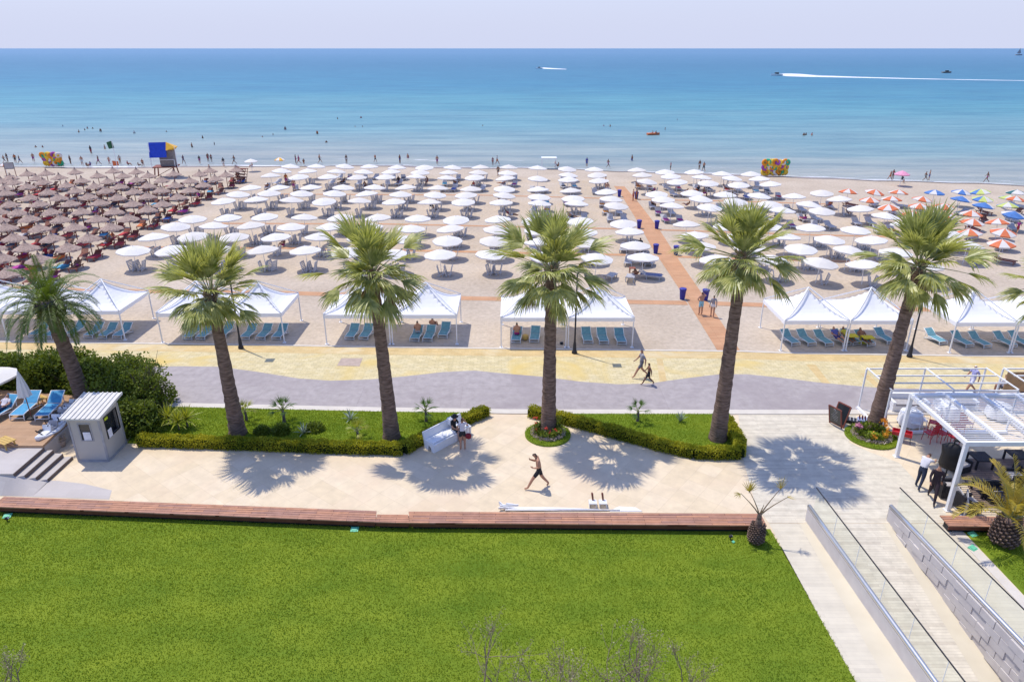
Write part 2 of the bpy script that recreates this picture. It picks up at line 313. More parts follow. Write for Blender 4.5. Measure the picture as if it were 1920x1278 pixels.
# ------------------------------------------------------------------ ground and sea
def px(pts, z=0.): return [P(x, y, z) for x, y in pts]
shore_px = [(-1500, 300), (-600, 306), (0, 311), (240, 311.5), (480, 309.5), (700, 309), (960, 313), (1200, 320), (1440, 328), (1560, 332), (1690, 337), (1920, 346), (2500, 368), (3400, 400)]
shore = []
for (x0, y0), (x1, y1) in zip(shore_px[:-1], shore_px[1:]):
    for k in range(12):
        t = k/12; x = x0+(x1-x0)*t; y = y0+(y1-y0)*t
        q = P(x, y); shore.append((q[0], q[1]+.45*math.sin(q[0]*.21)+.25*math.sin(q[0]*.67+1)+rnd.uniform(-.12, .12)))
SX0, SX1 = shore[0][0], shore[-1][0]
def strip(name, cols, m, zs, kind='structure', smooth=True):   # rows of points from near to far
    mb = MB(); n = len(cols[0]); vs = []
    for r, z in zip(cols, zs):
        for i, p in enumerate(r): vs.append((p[0], p[1], z))
    fs = [(r*n+i, r*n+i+1, (r+1)*n+i+1, (r+1)*n+i) for r in range(len(cols)-1) for i in range(n-1)]
    mb.add(vs, fs); o = mb.build(name, m, smooth=smooth); o['kind'] = kind; return o
def off(d): return [(x, y+d) for x, y in shore]
flat = [(x, 38.5) for x, y in shore]
strip('sand_beach', [flat, off(-14), off(-3.5), off(0), off(10), [(x, 260) for x, y in shore]], M['sand'], [0, 0, 0, -.14, -.6, -1.2])
strip('wet_sand', [[(x, y-1.4+.5*math.sin(x*.13)) for x, y in shore], off(0), off(1.5)], M['wet'], [.006-.05, -.13, -.18])
strip('sea', [off(-.2), off(6), [(x*2, y+60) for x, y in shore], [(x*6, 700) for x, y in shore], [(x*40, 4000) for x, y in shore], [(x*350, 45000) for x, y in shore]], M['sea'], [-.125]*6, smooth=False)
mb = MB(); mb.sheet([(-300, -60), (300, -60), (300, 41), (-300, 41)], -4.6); struct('ground', mb, M['wallp'])

def foam_mat(sc_=(.25, 1.4, 1), lo=.47, hi=.56):
    m = mat('foam_%d' % len(_cm), (.74, .74, .75), (.86, .86, .86), rough=.9); _cm[m.name] = m
    nt = m.node_tree; b = nt.nodes['Principled BSDF']; N = nt.nodes.new; L = nt.links.new
    g = N('ShaderNodeNewGeometry'); mp = N('ShaderNodeMapping'); mp.inputs['Scale'].default_value = sc_; L(g.outputs['Position'], mp.inputs[0])
    n = N('ShaderNodeTexNoise'); n.inputs['Scale'].default_value = 1; n.inputs['Detail'].default_value = 7; n.inputs['Roughness'].default_value = .7; L(mp.outputs[0], n.inputs[0])
    r = ramp(N, [(lo, (0, 0, 0)), (hi, (1, 1, 1))]); L(n.outputs[0], r.inputs[0]); L(r.outputs[0], b.inputs['Alpha']); return m
fm = foam_mat()
strip('sea_foam', [off(-.1), off(1.0)], foam_mat((.09, 1.2, 1), .46, .6), [-.117]*2, 'stuff')
strip('sea_foam', [off(2.6), off(3.6)], foam_mat((.05, 1.4, 1), .54, .66), [-.115]*2, 'stuff')
strip('sea_foam', [off(6.5), off(7.3)], foam_mat((.05, 1.2, 1), .56, .64), [-.115]*2, 'stuff')

# promenade (one base sheet, then what lies on it)
prom_back = [(-1500, 615), (-500, 632), (0, 640), (240, 643), (540, 647), (700, 650), (960, 653), (1200, 656), (1390, 658), (1500, 662), (1920, 668), (2600, 675), (3600, 690)]
wave = [(-1200, 690), (-300, 690), (270, 688), (340, 687), (410, 688), (480, 697), (560, 710), (620, 714), (690, 712), (760, 706), (830, 698), (890, 695), (950, 701), (1010, 706), (1090, 716), (1160, 721), (1220, 719), (1290, 709), (1350, 702), (1400, 702), (1450, 707), (1540, 718), (1640, 727), (1760, 730), (1920, 730), (2600, 740), (3500, 745)]
road_near = [(-1400, 740), (-400, 750), (340, 757), (700, 765), (960, 769), (1370, 770), (1600, 770), (1920, 773), (2600, 790), (3400, 800)]
mb = MB(); mb.sheet(px(prom_back)+px(road_near)[::-1], .02); struct('promenade', mb, M['yellow'])
back2 = [(x, y+2.2) for x, y in prom_back]; b3 = [(x, y+15) for x, y in prom_back]
mb = MB(); mb.sheet(px(back2)+px(b3)[::-1], .024); struct('promenade_border', mb, M['yellow2'])
mb = MB(); mb.prism([(p[0], p[1]) for p in px(prom_back)+px(back2)[::-1]], .0, .045); struct('kerb', mb, M['kerb'])
mb = MB()
W = px(wave); Wd = [P(*q) for q in road_near]
mb.sheet(W+Wd[::-1], .028); struct('road', mb, M['grey'])
for q in ([(1512, 684), (1529, 684), (1558, 721), (1541, 718)], [(1612, 700), (1626, 700), (1655, 727.5), (1643, 727)], [(1231, 673), (1242, 673), (1250, 714), (1237, 717)], [(1063, 705), (1069, 704.5), (1074, 713), (1064, 712)], [(1902, 690), (1915, 690), (1935, 712), (1922, 712)]):
    mb = MB(); mb.sheet(px(q), .0262); struct('promenade_band', mb, M['yellow2'])
k2 = [(x, y+8) for x, y in road_near]
mb = MB(); mb.prism([(p[0], p[1]) for p in px(road_near)+px(k2)[::-1]], 0, .075); struct('kerb', mb, M['kerb'])
mb = MB(); mb.prism([q[:2] for q in px([(640, 672), (680, 672), (674, 687), (632, 686)])], .021, .034)
tag(mb.build('inspection_cover', M['terracotta']), 'square terracotta cover set in the yellow promenade paving', 'cover')

# plaza, laid around the sunken ramp
PLY = 31.2; XA, XB, YR = 10.25, 17.5, 22.9
mb = MB(); k3 = px([(x, y+7.5) for x, y in road_near])
mb.sheet([q for q in k3]+[(120, 16), (XB+.0, 16), (XB, YR), (XA, YR), (XA, 21.5), (-120, 21.5)], .03)
struct('plaza', mb, M['plaza'])
walk = px([(1384, 777), (1500, 778), (1606, 778), (1596, 812), (1592, 830), (1630, 848), (1685, 868), (1770, 958)])
walk = [(q[0], q[1]) for q in walk]+[(XB, YR+.02), (XA, YR+.02), (10.1, 24.1)]+[q[:2] for q in px([(1392, 858)])]
mb = MB(); mb.sheet(walk, .036); struct('plank_walk', mb, M['plank'])
gp = px([(-400, 898), (0, 898), (110, 902), (160, 908), (210, 920), (205, 937), (0, 930), (-400, 920)])
mb = MB(); mb.sheet(gp, .036); struct('grey_paving', mb, M['greystone'])

# ramp lanes
XL, XR = 11.95, 15.6
Yb = 3.
def wl(Y): return 11.85+(YR-Y)*.0415
def wr(Y): return 15.12+(YR-Y)*.078
def rz(Y): return .03-(YR-Y)*.165
def lane(name, f0, f1, z, m):
    ys = [YR, 16, 10, Yb]; mb = MB(); vs = []
    for y in ys: vs += [(f0(y), y, z(y)), (f1(y), y, z(y))]
    mb.add(vs, [(2*i, 2*i+2, 2*i+3, 2*i+1) for i in range(3)]); return struct(name, mb, m)
lane('ramp_side_lane', lambda y: XA, wl, lambda y: .026, M['plank2'])
lane('ramp_band', lambda y: wl(y)-.38-(YR-y)*.075, wl, lambda y: .032, M['band'])
lane('ramp', wl, wr, rz, M['plank'])
lane('ramp_band', lambda y: wr(y)-.32-(YR-y)*.07, wr, lambda y: rz(y)+.006, M['band'])
lane('ramp_side_lane', wr, lambda y: XB+.15, lambda y: .026, M['plank2'])
mb = MB(); mb.prism([(XB, Yb), (XB+.35, Yb), (XB+.15, YR-.05), (XB-.25, YR-.05)], .0, .05); struct('kerb', mb, M['kerb'])
def rampwall(X0, X1, block, label):
    # X0: X at the head of the ramp, X1: X at the near end
    t = empty('ramp_wall', (X0, YR, 0), label=label, cat='wall')
    Y0, Y1 = .2, Yb-YR; th = .14
    def xx(Y): return (X1-X0)*Y/(16-YR)
    z0, z1 = .60, .62
    mb = MB(); a0, a1 = xx(Y0), xx(Y1)
    mb.add([(a0-th/2, Y0, 0), (a0+th/2, Y0, 0), (a1+th/2, Y1, -4.4), (a1-th/2, Y1, -4.4), (a0-th/2, Y0, z0), (a0+th/2, Y0, z0), (a1+th/2, Y1, z1), (a1-th/2, Y1, z1)],
           [(0, 3, 2, 1), (4, 5, 6, 7), (0, 1, 5, 4), (1, 2, 6, 5), (2, 3, 7, 6), (3, 0, 4, 7)])
    mb.build('wall_body', M['block'], t)
    if block:
        mb = MB(); r2 = random.Random(4); L = math.hypot(Y1, xx(Y1))
        for row in range(12):
            y = -.25-(row % 2)*.32
            while y > Y1:
                ln = .64; z = -3.0+row*.30
                zt = z0+(z1-z0)*y/Y1-.12
                if z < zt-.16 and z > rz(YR+y)-.25 and r2.random() < .8:
                    pr = r2.choice((.012, .02, .035, .05)); xm = xx(y-ln/2)-th/2
                    mb.box((xm-pr/2, y-ln/2, z+.14), (pr+.02, ln-.01, .285), rz=-math.atan2((X1-X0), (16-YR)) if 0 else -math.atan((X1-X0)/(16-YR)))
                y -= .65
        mb.build('relief_blocks', M['block'], t)
    mb = MB(); pts = [(xx(y), y, z0+.085+(z1-z0)*y/Y1) for y in np.linspace(Y0+.05, Y1, 12)]
    mb.tube(pts, .085, 12); mb.tube([pts[0], (pts[0][0], pts[0][1], .1)], .05, 8)
    mb.build('handrail', M['steel'], t, smooth=True)
    mb = MB(); g0 = .06
    gl = MB(); ys = np.linspace(.0, Y1, 13)
    for i in range(12):
        ya, yb = ys[i]-.012, ys[i+1]+.012; za, zb = z0+.15+(z1-z0)*ya/Y1, z0+.15+(z1-z0)*yb/Y1
        gl.add([(xx(ya)+g0, ya, za), (xx(yb)+g0, yb, zb), (xx(yb)+g0, yb, zb+.9), (xx(ya)+g0, ya, za+.9)], [(0, 1, 2, 3)])
        if i: mb.bar((xx(ys[i])+g0, ys[i], za-.1), (xx(ys[i])+g0, ys[i], za+.9), .014)
    gl.build('glass_panel', M['glass'], t); mb.build('joint_strips', M['white'], t)
    mb = MB(); mb.bar((xx(.1)+g0, .1, z0+1.06), (xx(Y1)+g0, Y1, z1+1.06), .035, .03); mb.build('top_rail', M['darkm'], t)
    return t
rampwall(11.85, 12.136, False, 'low wall with steel handrail and glass on the lawn side of the ramp')
rampwall(15.12, 15.66, True, 'wall of raised pale blocks with handrail and glass right of the ramp')

# lawns
XLW = 10.2
mb = MB(); mb.prism([(-70, 2), (XLW+.28, 2), (XLW-.02, YR-.35), (-5, 22.95), (-70, 26.8)], -.6, .032); struct('lawn', mb, M['lawn'])
mb = MB(); mb.prism([(XB+.42, 2), (70, 2), (70, 22.9), (17.7, 22.9)], -.6, .034); struct('lawn', mb, M['lawn'])
bedL = px([(300, 765), (340, 765), (700, 773.5), (905, 776), (760, 846), (600, 842), (240, 832), (262, 800)])
bedR = px([(1000, 778), (1368, 778), (1390, 856), (1300, 853)])
for b_ in (bedL, bedR):
    mb = MB(); mb.prism([q[:2] for q in b_], .031, .085); struct('garden_bed', mb, M['lawn'])

def grass(name, n, gen, h, z, seed):
    rg = np.random.default_rng(seed); pts = gen(rg, n); n = len(pts)
    a = rg.uniform(0, math.pi, n); hh = h*rg.uniform(.5, 1.3, n); wd = .012+.006*rg.random(n); lx, ly = rg.normal(0, .4, n)*hh, rg.normal(0, .4, n)*hh
    v = np.zeros((n, 3, 3)); v[:, 0, 0] = pts[:, 0]-wd*np.cos(a); v[:, 0, 1] = pts[:, 1]-wd*np.sin(a); v[:, 1, 0] = pts[:, 0]+wd*np.cos(a); v[:, 1, 1] = pts[:, 1]+wd*np.sin(a)
    v[:, 0:2, 2] = z; v[:, 2, 0] = pts[:, 0]+lx; v[:, 2, 1] = pts[:, 1]+ly; v[:, 2, 2] = z+hh
    me = bpy.data.meshes.new(name); me.vertices.add(3*n); me.vertices.foreach_set('co', v.ravel()); me.loops.add(3*n); me.loops.foreach_set('vertex_index', np.arange(3*n, dtype=np.int32))
    me.polygons.add(n); me.polygons.foreach_set('loop_start', np.arange(0, 3*n, 3, dtype=np.int32)); me.update(calc_edges=True); me.materials.append(M['blade'])
    o = link(bpy.data.objects.new(name, me)); return tag(o, kind='stuff')
M['blade'] = leafmat('grass_blade', (.10, .20, .02), (.37, .435, .045), scale=.6, trans=.35, rough=.6, spec=.15)
for nd in M['blade'].node_tree.nodes:
    if nd.bl_idname == 'ShaderNodeValToRGB':
        e = nd.color_ramp.elements.new(.5); e.color = (.185, .285, .028, 1); e = nd.color_ramp.elements.new(.84); e.color = (.50, .46, .09, 1)
def glawn(rg, n):
    x = rg.uniform(-26, XLW+.3, n); y = 13.5+(24.3-13.5)*rg.random(n)
    lim = np.where(x < -5, 22.75-(x+5)*.0592, 22.75-(x+5)*.026)
    edge = XLW-.02+.3*(YR-.55-y)/(YR-2.55); k = (y < lim-.08) & (x < edge+.03) & (abs(x)*.0 <= 1)
    return np.stack([x[k], y[k]], 1)
grass('grass', 255000, glawn, .055, .03, 1)
def glawn2(rg, n):
    x = rg.uniform(17.9, 30, n); y = rg.uniform(12, 22.7, n); return np.stack([x, y], 1)[x > 17.75+(22.9-y)*.02]
grass('grass', 85000, glawn2, .055, .03, 2)
def inpoly(poly):
    def g(rg, n):
        xs = [p[0] for p in poly]; ys = [p[1] for p in poly]; x = rg.uniform(min(xs), max(xs), n); y = rg.uniform(min(ys), max(ys), n); c = np.zeros(n, bool); j = len(poly)-1
        for i in range(len(poly)):
            xi, yi, xj, yj = poly[i][0], poly[i][1], poly[j][0], poly[j][1]
            c ^= ((yi > y) != (yj > y)) & (x < (xj-xi)*(y-yi)/(yj-yi+1e-12)+xi); j = i
        return np.stack([x[c], y[c]], 1)
    return g
grass('grass', 60000, inpoly(bedL), .07, .08, 3); grass('grass', 26000, inpoly(bedR), .07, .08, 4)

# boardwalk over the sand
def ribbon(name, pts, half, z, m):       # half: half width along Y
    mb = MB(); q = px(pts); mb.sheet([(a[0], a[1]-half) for a in q]+[(a[0], a[1]+half) for a in q][::-1], z); return struct(name, mb, m)
mb = MB(); mb.sheet(px([(1151, 349), (1165, 366), (1191, 408), (1221, 462), (1285, 559), (1345, 657), (1388, 658), (1330, 570), (1279, 497), (1236, 430), (1195, 377), (1171, 350)]), .016); struct('boardwalk', mb, M['board'])
ribbon('cross_walk', [(0, 540), (160, 545), (400, 547), (560, 550), (870, 559), (1180, 566), (1288, 568)], .45, .012, M['board'])
ribbon('cross_walk', [(1335, 569), (1440, 572), (1730, 580), (1900, 583)], .45, .012, M['board'])
ribbon('cross_walk', [(262, 464), (535, 465), (780, 470), (1020, 475), (1177, 478), (1229, 479)], .33, .012, M['board'])
ribbon('cross_walk', [(1262, 481), (1470, 487), (1680, 493)], .33, .012, M['board'])
ribbon('cross_walk', [(415, 419), (720, 420), (960, 425), (1200, 430)], .3, .012, M['board'])
ribbon('cross_walk', [(1232, 431), (1330, 434), (1540, 441), (1680, 444)], .3, .012, M['board'])
ribbon('cross_walk', [(500, 364), (905, 366), (1095, 371), (1168, 373)], .3, .012, M['board'])
ribbon('cross_walk', [(1190, 374), (1360, 377), (1560, 383)], .3, .012, M['board'])

# ------------------------------------------------------------------ plants
def leafcloud(n, gen, size, seed, jitter=1.):     # n small pointed leaves, gen gives positions and outward normals
    rg = np.random.default_rng(seed); p, nr = gen(rg, n); n = len(p)
    d = rg.normal(size=(n, 3))*.9+nr*1.1; d /= np.linalg.norm(d, axis=1)[:, None]
    s = np.cross(d, rg.normal(size=(n, 3))); s /= np.linalg.norm(s, axis=1)[:, None]
    L = size*rg.uniform(.6, 1.4, n)[:, None]; W_ = L*.33
    v = np.stack([p, p+d*L*.5+s*W_, p+d*L, p+d*L*.5-s*W_], 1)
    mb = MB(); mb.v = [tuple(q) for q in v.reshape(-1, 3).tolist()]; mb.f = [(4*i, 4*i+1, 4*i+2, 4*i+3) for i in range(n)]; mb.m = [0]*n
    return mb

def fan_leaf(mb, base, dirn, L_pet, Rf, r, droop, nseg=22, m=0, mp=1):
    """one palmate leaf: stalk, then narrow folded segments spread like a hand with drooping tips"""
    up = Vector((0, 0, 1)); d = Vector(dirn).normalized(); b = Vector(base)
    pts = []; cur = b.copy(); dd = d.copy()
    for i in range(5):
        pts.append(cur.copy()); dd = (dd+Vector((0, 0, -.05*droop))).normalized(); cur = cur+dd*L_pet/4
    mb.tube(pts, [.028, .022, .018, .015, .012], 4, m=mp, cap=False)
    o = pts[-1]; side = dd.cross(up); side = side.normalized() if side.length > .05 else Vector((1, 0, 0)); nrm = side.cross(dd).normalized()
    roll = r.uniform(-.45, .45); side = (side*math.cos(roll)+nrm*math.sin(roll)).normalized(); nrm = side.cross(dd).normalized()
    spread = R(54)
    for k in range(nseg):
        a = -spread+2*spread*k/(nseg-1)+r.uniform(-.04, .04)
        Ls = Rf*(1-.28*(abs(a)/spread)**1.5)*r.uniform(.88, 1.08)
        v = (dd*math.cos(a)+side*math.sin(a)+nrm*(.22*math.cos(a)-.05)).normalized()
        w0 = Ls*.0235; steps = 4; prev = None; cur = o.copy(); vv = v.copy(); sd = vv.cross(nrm).normalized()
        dr = droop*r.uniform(.6, 1.3); vs = []
        for q in range(steps+1):
            t = q/steps; wq = w0*(.35+1.9*t if t < .45 else 1.2*(1-(t-.45)/.55)**.8)+.003
            fold = nrm*wq*.35*(1 if k % 2 else -1)
            vs += [tuple(cur+sd*wq+fold), tuple(cur-sd*wq-fold)]
            vv = (vv+Vector((0, 0, -1))*dr*(.05+.62*t*t)).normalized(); cur = cur+vv*Ls/steps
        mb.add(vs, [(2*q, 2*q+1, 2*q+3, 2*q+2) for q in range(steps)], m)

def pinnate(mb, base, dirn, L, r, curve, ll=.35, n=30, m=0, mp=1, vee=.5, wl=.016, stiff=0.):
    d = Vector(dirn).normalized(); cur = Vector(base); pts = [cur.copy()]; ds = [d.copy()]; st = 10
    for i in range(st):
        d = (d+Vector((0, 0, -1))*curve*(.03+.028*i)).normalized(); cur = cur+d*L/st; pts.append(cur.copy()); ds.append(d.copy())
    mb.tube(pts, [.03*L/2.4*(1-.09*i) for i in range(st+1)], 4, m=mp, cap=False)
    for k in range(n):
        t = .14+.86*k/(n-1); i = min(int(t*st), st-1); f = t*st-i; p = pts[i].lerp(pts[i+1], f); d = ds[i]
        side = d.cross(Vector((0, 0, 1))); side = side.normalized() if side.length > .05 else Vector((1, 0, 0)); nr = side.cross(d).normalized()
        l = ll*(math.sin(math.pi*min(1, t*.82+.12))**.6)*r.uniform(.85, 1.1)
        for sg in (-1, 1):
            v = (side*sg*.85+d*(.55+.5*t)+nr*vee*r.uniform(.5, 1.2)).normalized(); sd = v.cross(nr).normalized()*wl*r.uniform(.8, 1.2)
            q1 = p+v*l*.5; q2 = p+v*l+Vector((0, 0, -l*.25*(1-stiff)))
            mb.add([p-sd*.5, p+sd*.5, q1+sd, q1-sd, q2], [(0, 1, 2, 3), (3, 2, 4)], m)

def trunk_mb(b, top, r0, r1, r, rings=44, flare=1.18, bend=.3, n=14):
    b, top = Vector(b), Vector(top); vs = []; fs = []
    for i in range(rings+1):
        t = i/rings; c = b.lerp(top, t); c.x += (top.x-b.x)*bend*(t*t-t)
        rad = (r0+(r1-r0)*t**.8)*(1+(flare-1)*math.exp(-t*16))*(1+.035*math.sin(i*2.2)+r.uniform(-.02, .02))
        for j in range(n):
            a = 2*math.pi*j/n; q = rad*(1+r.uniform(-.045, .045)); vs.append((c.x+q*math.cos(a), c.y+q*math.sin(a), c.z+r.uniform(-.01, .01)))
    for i in range(rings):
        for j in range(n): fs.append((i*n+j, i*n+(j+1) % n, (i+1)*n+(j+1) % n, (i+1)*n+j))
    fs.append(tuple(rings*n+j for j in range(n)))
    return MB().add(vs, fs)

def fan_palm(bpx, tpx, seed, label, r0=.39, r1=.225, scale=1., skirt=True, hang=()):
    scale *= .87; tpx = (tpx[0], tpx[1]-9)
    r = random.Random(seed); B = Vector(P(*bpx)); zt = zat(tpx[1], B.y); top = Vector((xat(tpx[0], B.y, zt), B.y, zt))
    root = empty('fan_palm_tree', B, label=label, cat='palm tree', group='tall fan palms along the promenade')
    tl = top-B; trunk_mb((0, 0, 0), tl, r0, r1, r).build('trunk', M['trunk'], root, smooth=True)
    c = tl+Vector((0, 0, .1))
    mb = MB(); n = 50; ga = 2.39996
    for i in range(n):
        t = (i+.5)/n; el = R(86-124*t**.9+r.uniform(-9, 9)); az = ((i*5) % 13)/13*6.2832+seed+r.uniform(-.13, .13)
        d = Vector((math.cos(el)*math.cos(az), math.cos(el)*math.sin(az), math.sin(el)))
        pet = (1.15+.5*(1-abs(2*t-1)))*r.choice((.28, .6, .95, 1.15, 1.3))*scale; Rf = (1.68-.2*t)*r.uniform(.85, 1.15)*scale
        fan_leaf(mb, c+Vector((d.x, d.y, 0))*.16+Vector((0, 0, .25*(1-t)-.1)), d, pet, Rf, r, .40+1.15*t, nseg=30)
    mb.build('crown', [M['fan'], M['petiole']], root)
    mb = MB()
    for i in range(8):
        az = r.uniform(0, 6.28); el = R(r.uniform(-70, -50)); d = Vector((math.cos(el)*math.cos(az), math.cos(el)*math.sin(az), math.sin(el)))
        fan_leaf(mb, c+Vector((d.x, d.y, 0))*.2+Vector((0, 0, -.2)), d, .6*scale, .85*scale, r, 1.4, nseg=14)
    for hx, hl in hang: fan_leaf(mb, c+Vector((hx*.5, -.15, -.35)), Vector((hx, -.25, -1.1)), .55, hl, r, 1.6, nseg=20); fan_leaf(mb, c+Vector((hx*.6, -.1, -.3)), Vector((hx*.8, -.1, -1.2)), .8, hl*.9, r, 1.6, nseg=16)
    mb.build('dead_leaves', [M['dead'], M['dead']], root)
    mb = MB()
    for i in range(40):      # old leaf boots under the crown
        az = r.uniform(0, 6.28); z = r.uniform(-.55, .25); d = Vector((math.cos(az), math.sin(az), 1.1))
        p = c+Vector((math.cos(az)*r1*.9, math.sin(az)*r1*.9, z)); mb.bar(p, p+d*.16, .09, .03)
    mb.build('leaf_bases', M['dead'], root)
    return root
fan_palm((447, 815), (396, 566), 11, 'leaning fan palm in the left garden bed, nearest the grey booth', scale=.98, hang=((-.7, .8),))
fan_palm((735, 822), (699, 528), 12, 'fan palm in the left garden bed beside the white bench', scale=1.0, hang=((.75, 1.15), (-.4, .8)))
fan_palm((1028, 808), (1034, 520), 13, 'upright fan palm rising from the round flower bed mid plaza', scale=1.04, hang=((-.8, 1.1),))
fan_palm((1345, 825), (1392, 498), 14, 'tall fan palm at the right end of the hedged lawn triangle', r0=.40, scale=1.0)
fan_palm((1640, 803), (1722, 512), 15, 'fan palm leaning right beside the black menu board', r0=.40, scale=1.04)
fan_palm((2035, 810), (2000, 560), 16, 'fan palm cut off by the right edge of the photo', scale=.9)

# old date palm behind the booth
r = random.Random(5); B = Vector(P(168, 778)); zt = zat(600, B.y); top = Vector((xat(100, B.y, zt), B.y, zt))
root = empty('date_palm_tree', B, label='leaning date palm with feathery fronds rising behind the grey booth', cat='palm tree')
trunk_mb((0, 0, 0), top-B, .42, .30, r, bend=.35).build('trunk', M['trunk'], root, smooth=True)
c = top-B
mb = MB(); mb.lathe([(.28, -.1), (.42, .15), (.52, .45), (.5, .75), (.3, 1.)], 14, c=c)
for i in range(90):
    az = i*2.4; z = .05+.75*(i/90); p = c+Vector((math.cos(az)*.46, math.sin(az)*.46, z)); mb.bar(p, p+Vector((math.cos(az), math.sin(az), 1.3))*.16, .11, .05)
mb.build('leaf_bases', M['bark'], root)
mb = MB(); c = c+Vector((0, 0, .85))
for i in range(64):
    t = (i+.5)/64; el = R(84-100*t**.8+r.uniform(-6, 6)); az = i*2.39996
    d = Vector((math.cos(el)*math.cos(az), math.cos(el)*math.sin(az), math.sin(el)))
    pinnate(mb, c+Vector((d.x*.2, d.y*.2, -.1*t)), d, 2.55*r.uniform(.85, 1.1), r, 1.0+.6*t, ll=.42, n=34, wl=.02, vee=.35)
mb.build('crown', [M['date'], M['petiole']], root)

def garden_palm(px_, h, s, seed, label, leaf='fan2', n=11):
    r = random.Random(seed); B = P(*px_, .08); root = empty('young_palm', B, label=label, cat='young palm', group='young palms in the garden beds')
    MB().tube([(0, 0, -.03), (0.02, 0, h*.5), (0, 0.01, h)], [.085*s, .065*s, .06*s], 8).build('trunk', M['bark'], root)
    mb = MB()
    for i in range(n):
        t = (i+.5)/n; el = R(80-75*t); az = i*2.4
        d = Vector((math.cos(el)*math.cos(az), math.cos(el)*math.sin(az), math.sin(el)))
        fan_leaf(mb, (0, 0, h), d, .34*s, .40*s, r, .7+t*.6, nseg=12)
    mb.build('crown', [M[leaf], M['petiole']], root)
garden_palm((533, 792), .72, 1.15, 1, 'small palm left of centre in the left garden bed', 'fan2', 13)
garden_palm((671, 822), .42, 1.0, 2, 'small yellow palm by the clipped hedge left of the second tall palm', 'yel', 12)
garden_palm((799, 790), .62, 1.05, 3, 'bright young palm between the tall palm and white bench')
garden_palm((1195, 789), .55, 1.05, 4, 'lone young palm on the right garden triangle', 'fan2', 8)
garden_palm((462, 788), .5, 1.0, 5, 'small palm half hidden behind the leftmost leaning trunk', 'yel', 9)

def spiky(px_, s, n, seed, label, m='agave', name='agave', w_=.05, el0=75, el1=15, cat='agave', grp='agaves in the garden beds', stem=0):
    r = random.Random(seed); B = P(*px_, .08); root = empty(name, B, label=label, cat=cat, group=grp); mb = MB()
    for i in range(n):
        t = (i+.5)/n; el = R(el0+(el1-el0)*t); az = i*2.4; d = Vector((math.cos(el)*math.cos(az), math.cos(el)*math.sin(az), math.sin(el)))
        side = d.cross(Vector((0, 0, 1))).normalized()*w_*s; L = s*r.uniform(.8, 1.1); p0 = Vector((0, 0, stem)); tip = p0+d*L+Vector((0, 0, -.12*L*t)); mid = p0+d*L*.5+Vector((0, 0, .02)); dn = Vector((0, 0, -.02*s))
        mb.add([p0-side*.6, p0+side*.6, mid+side, mid-side, tip, mid+dn], [(0, 1, 5), (1, 2, 5), (5, 3, 0), (3, 5, 4), (5, 2, 4)])
    mb.build('leaves', M[m], root)
    if stem: MB().tube([(0, 0, -.05), (0, 0, stem)], .05*s, 7).build('stem', M['bark'], root)
spiky((570, 812), .62, 16, 1, 'grey agave in the dark shrubs by the left bed hedge')
spiky((657, 786), .62, 16, 2, 'grey agave above the yellow palm in the left bed')
spiky((1275, 790), .65, 14, 3, 'grey agave near the tall palm in the right bed', el1=45)
for i, (q, s_) in enumerate((((318, 798), .9), ((336, 806), .8), ((352, 800), .85))):
    spiky(q, s_, 40, 10+i, ['yellow green yucca nearest the big bush', 'middle yucca of the three beside the bush, set lowest', 'yellow green yucca on the lawn side of its group'][i], 'yel', 'yucca', .045, 80, -5, 'yucca', 'yuccas beside the big hedge', stem=.45)

def shrub(px_, rad, h, n, seed, label, m='hedge'):
    B = P(*px_, .08); root = empty('low_shrub', B, label=label, cat='shrub', group='dark low shrubs in the left bed')
    def gen(rg, n):
        d = rg.normal(size=(n, 3)); d[:, 2] = abs(d[:, 2]); d /= np.linalg.norm(d, axis=1)[:, None]; k = rg.uniform(.55, 1.05, n)[:, None]
        return d*k*np.array([rad, rad*.8, h]), d
    leafcloud(n, gen, .1, seed).build('foliage', M[m], root)
shrub((529, 812), .42, .5, 900, 1, 'dark shrub at the foot of the small palm'); shrub((492, 812), .4, .4, 800, 2, 'dark low shrub nearest the leftmost trunk'); shrub((590, 806), .5, .4, 900, 3, 'dark low shrub right of the grey agave')

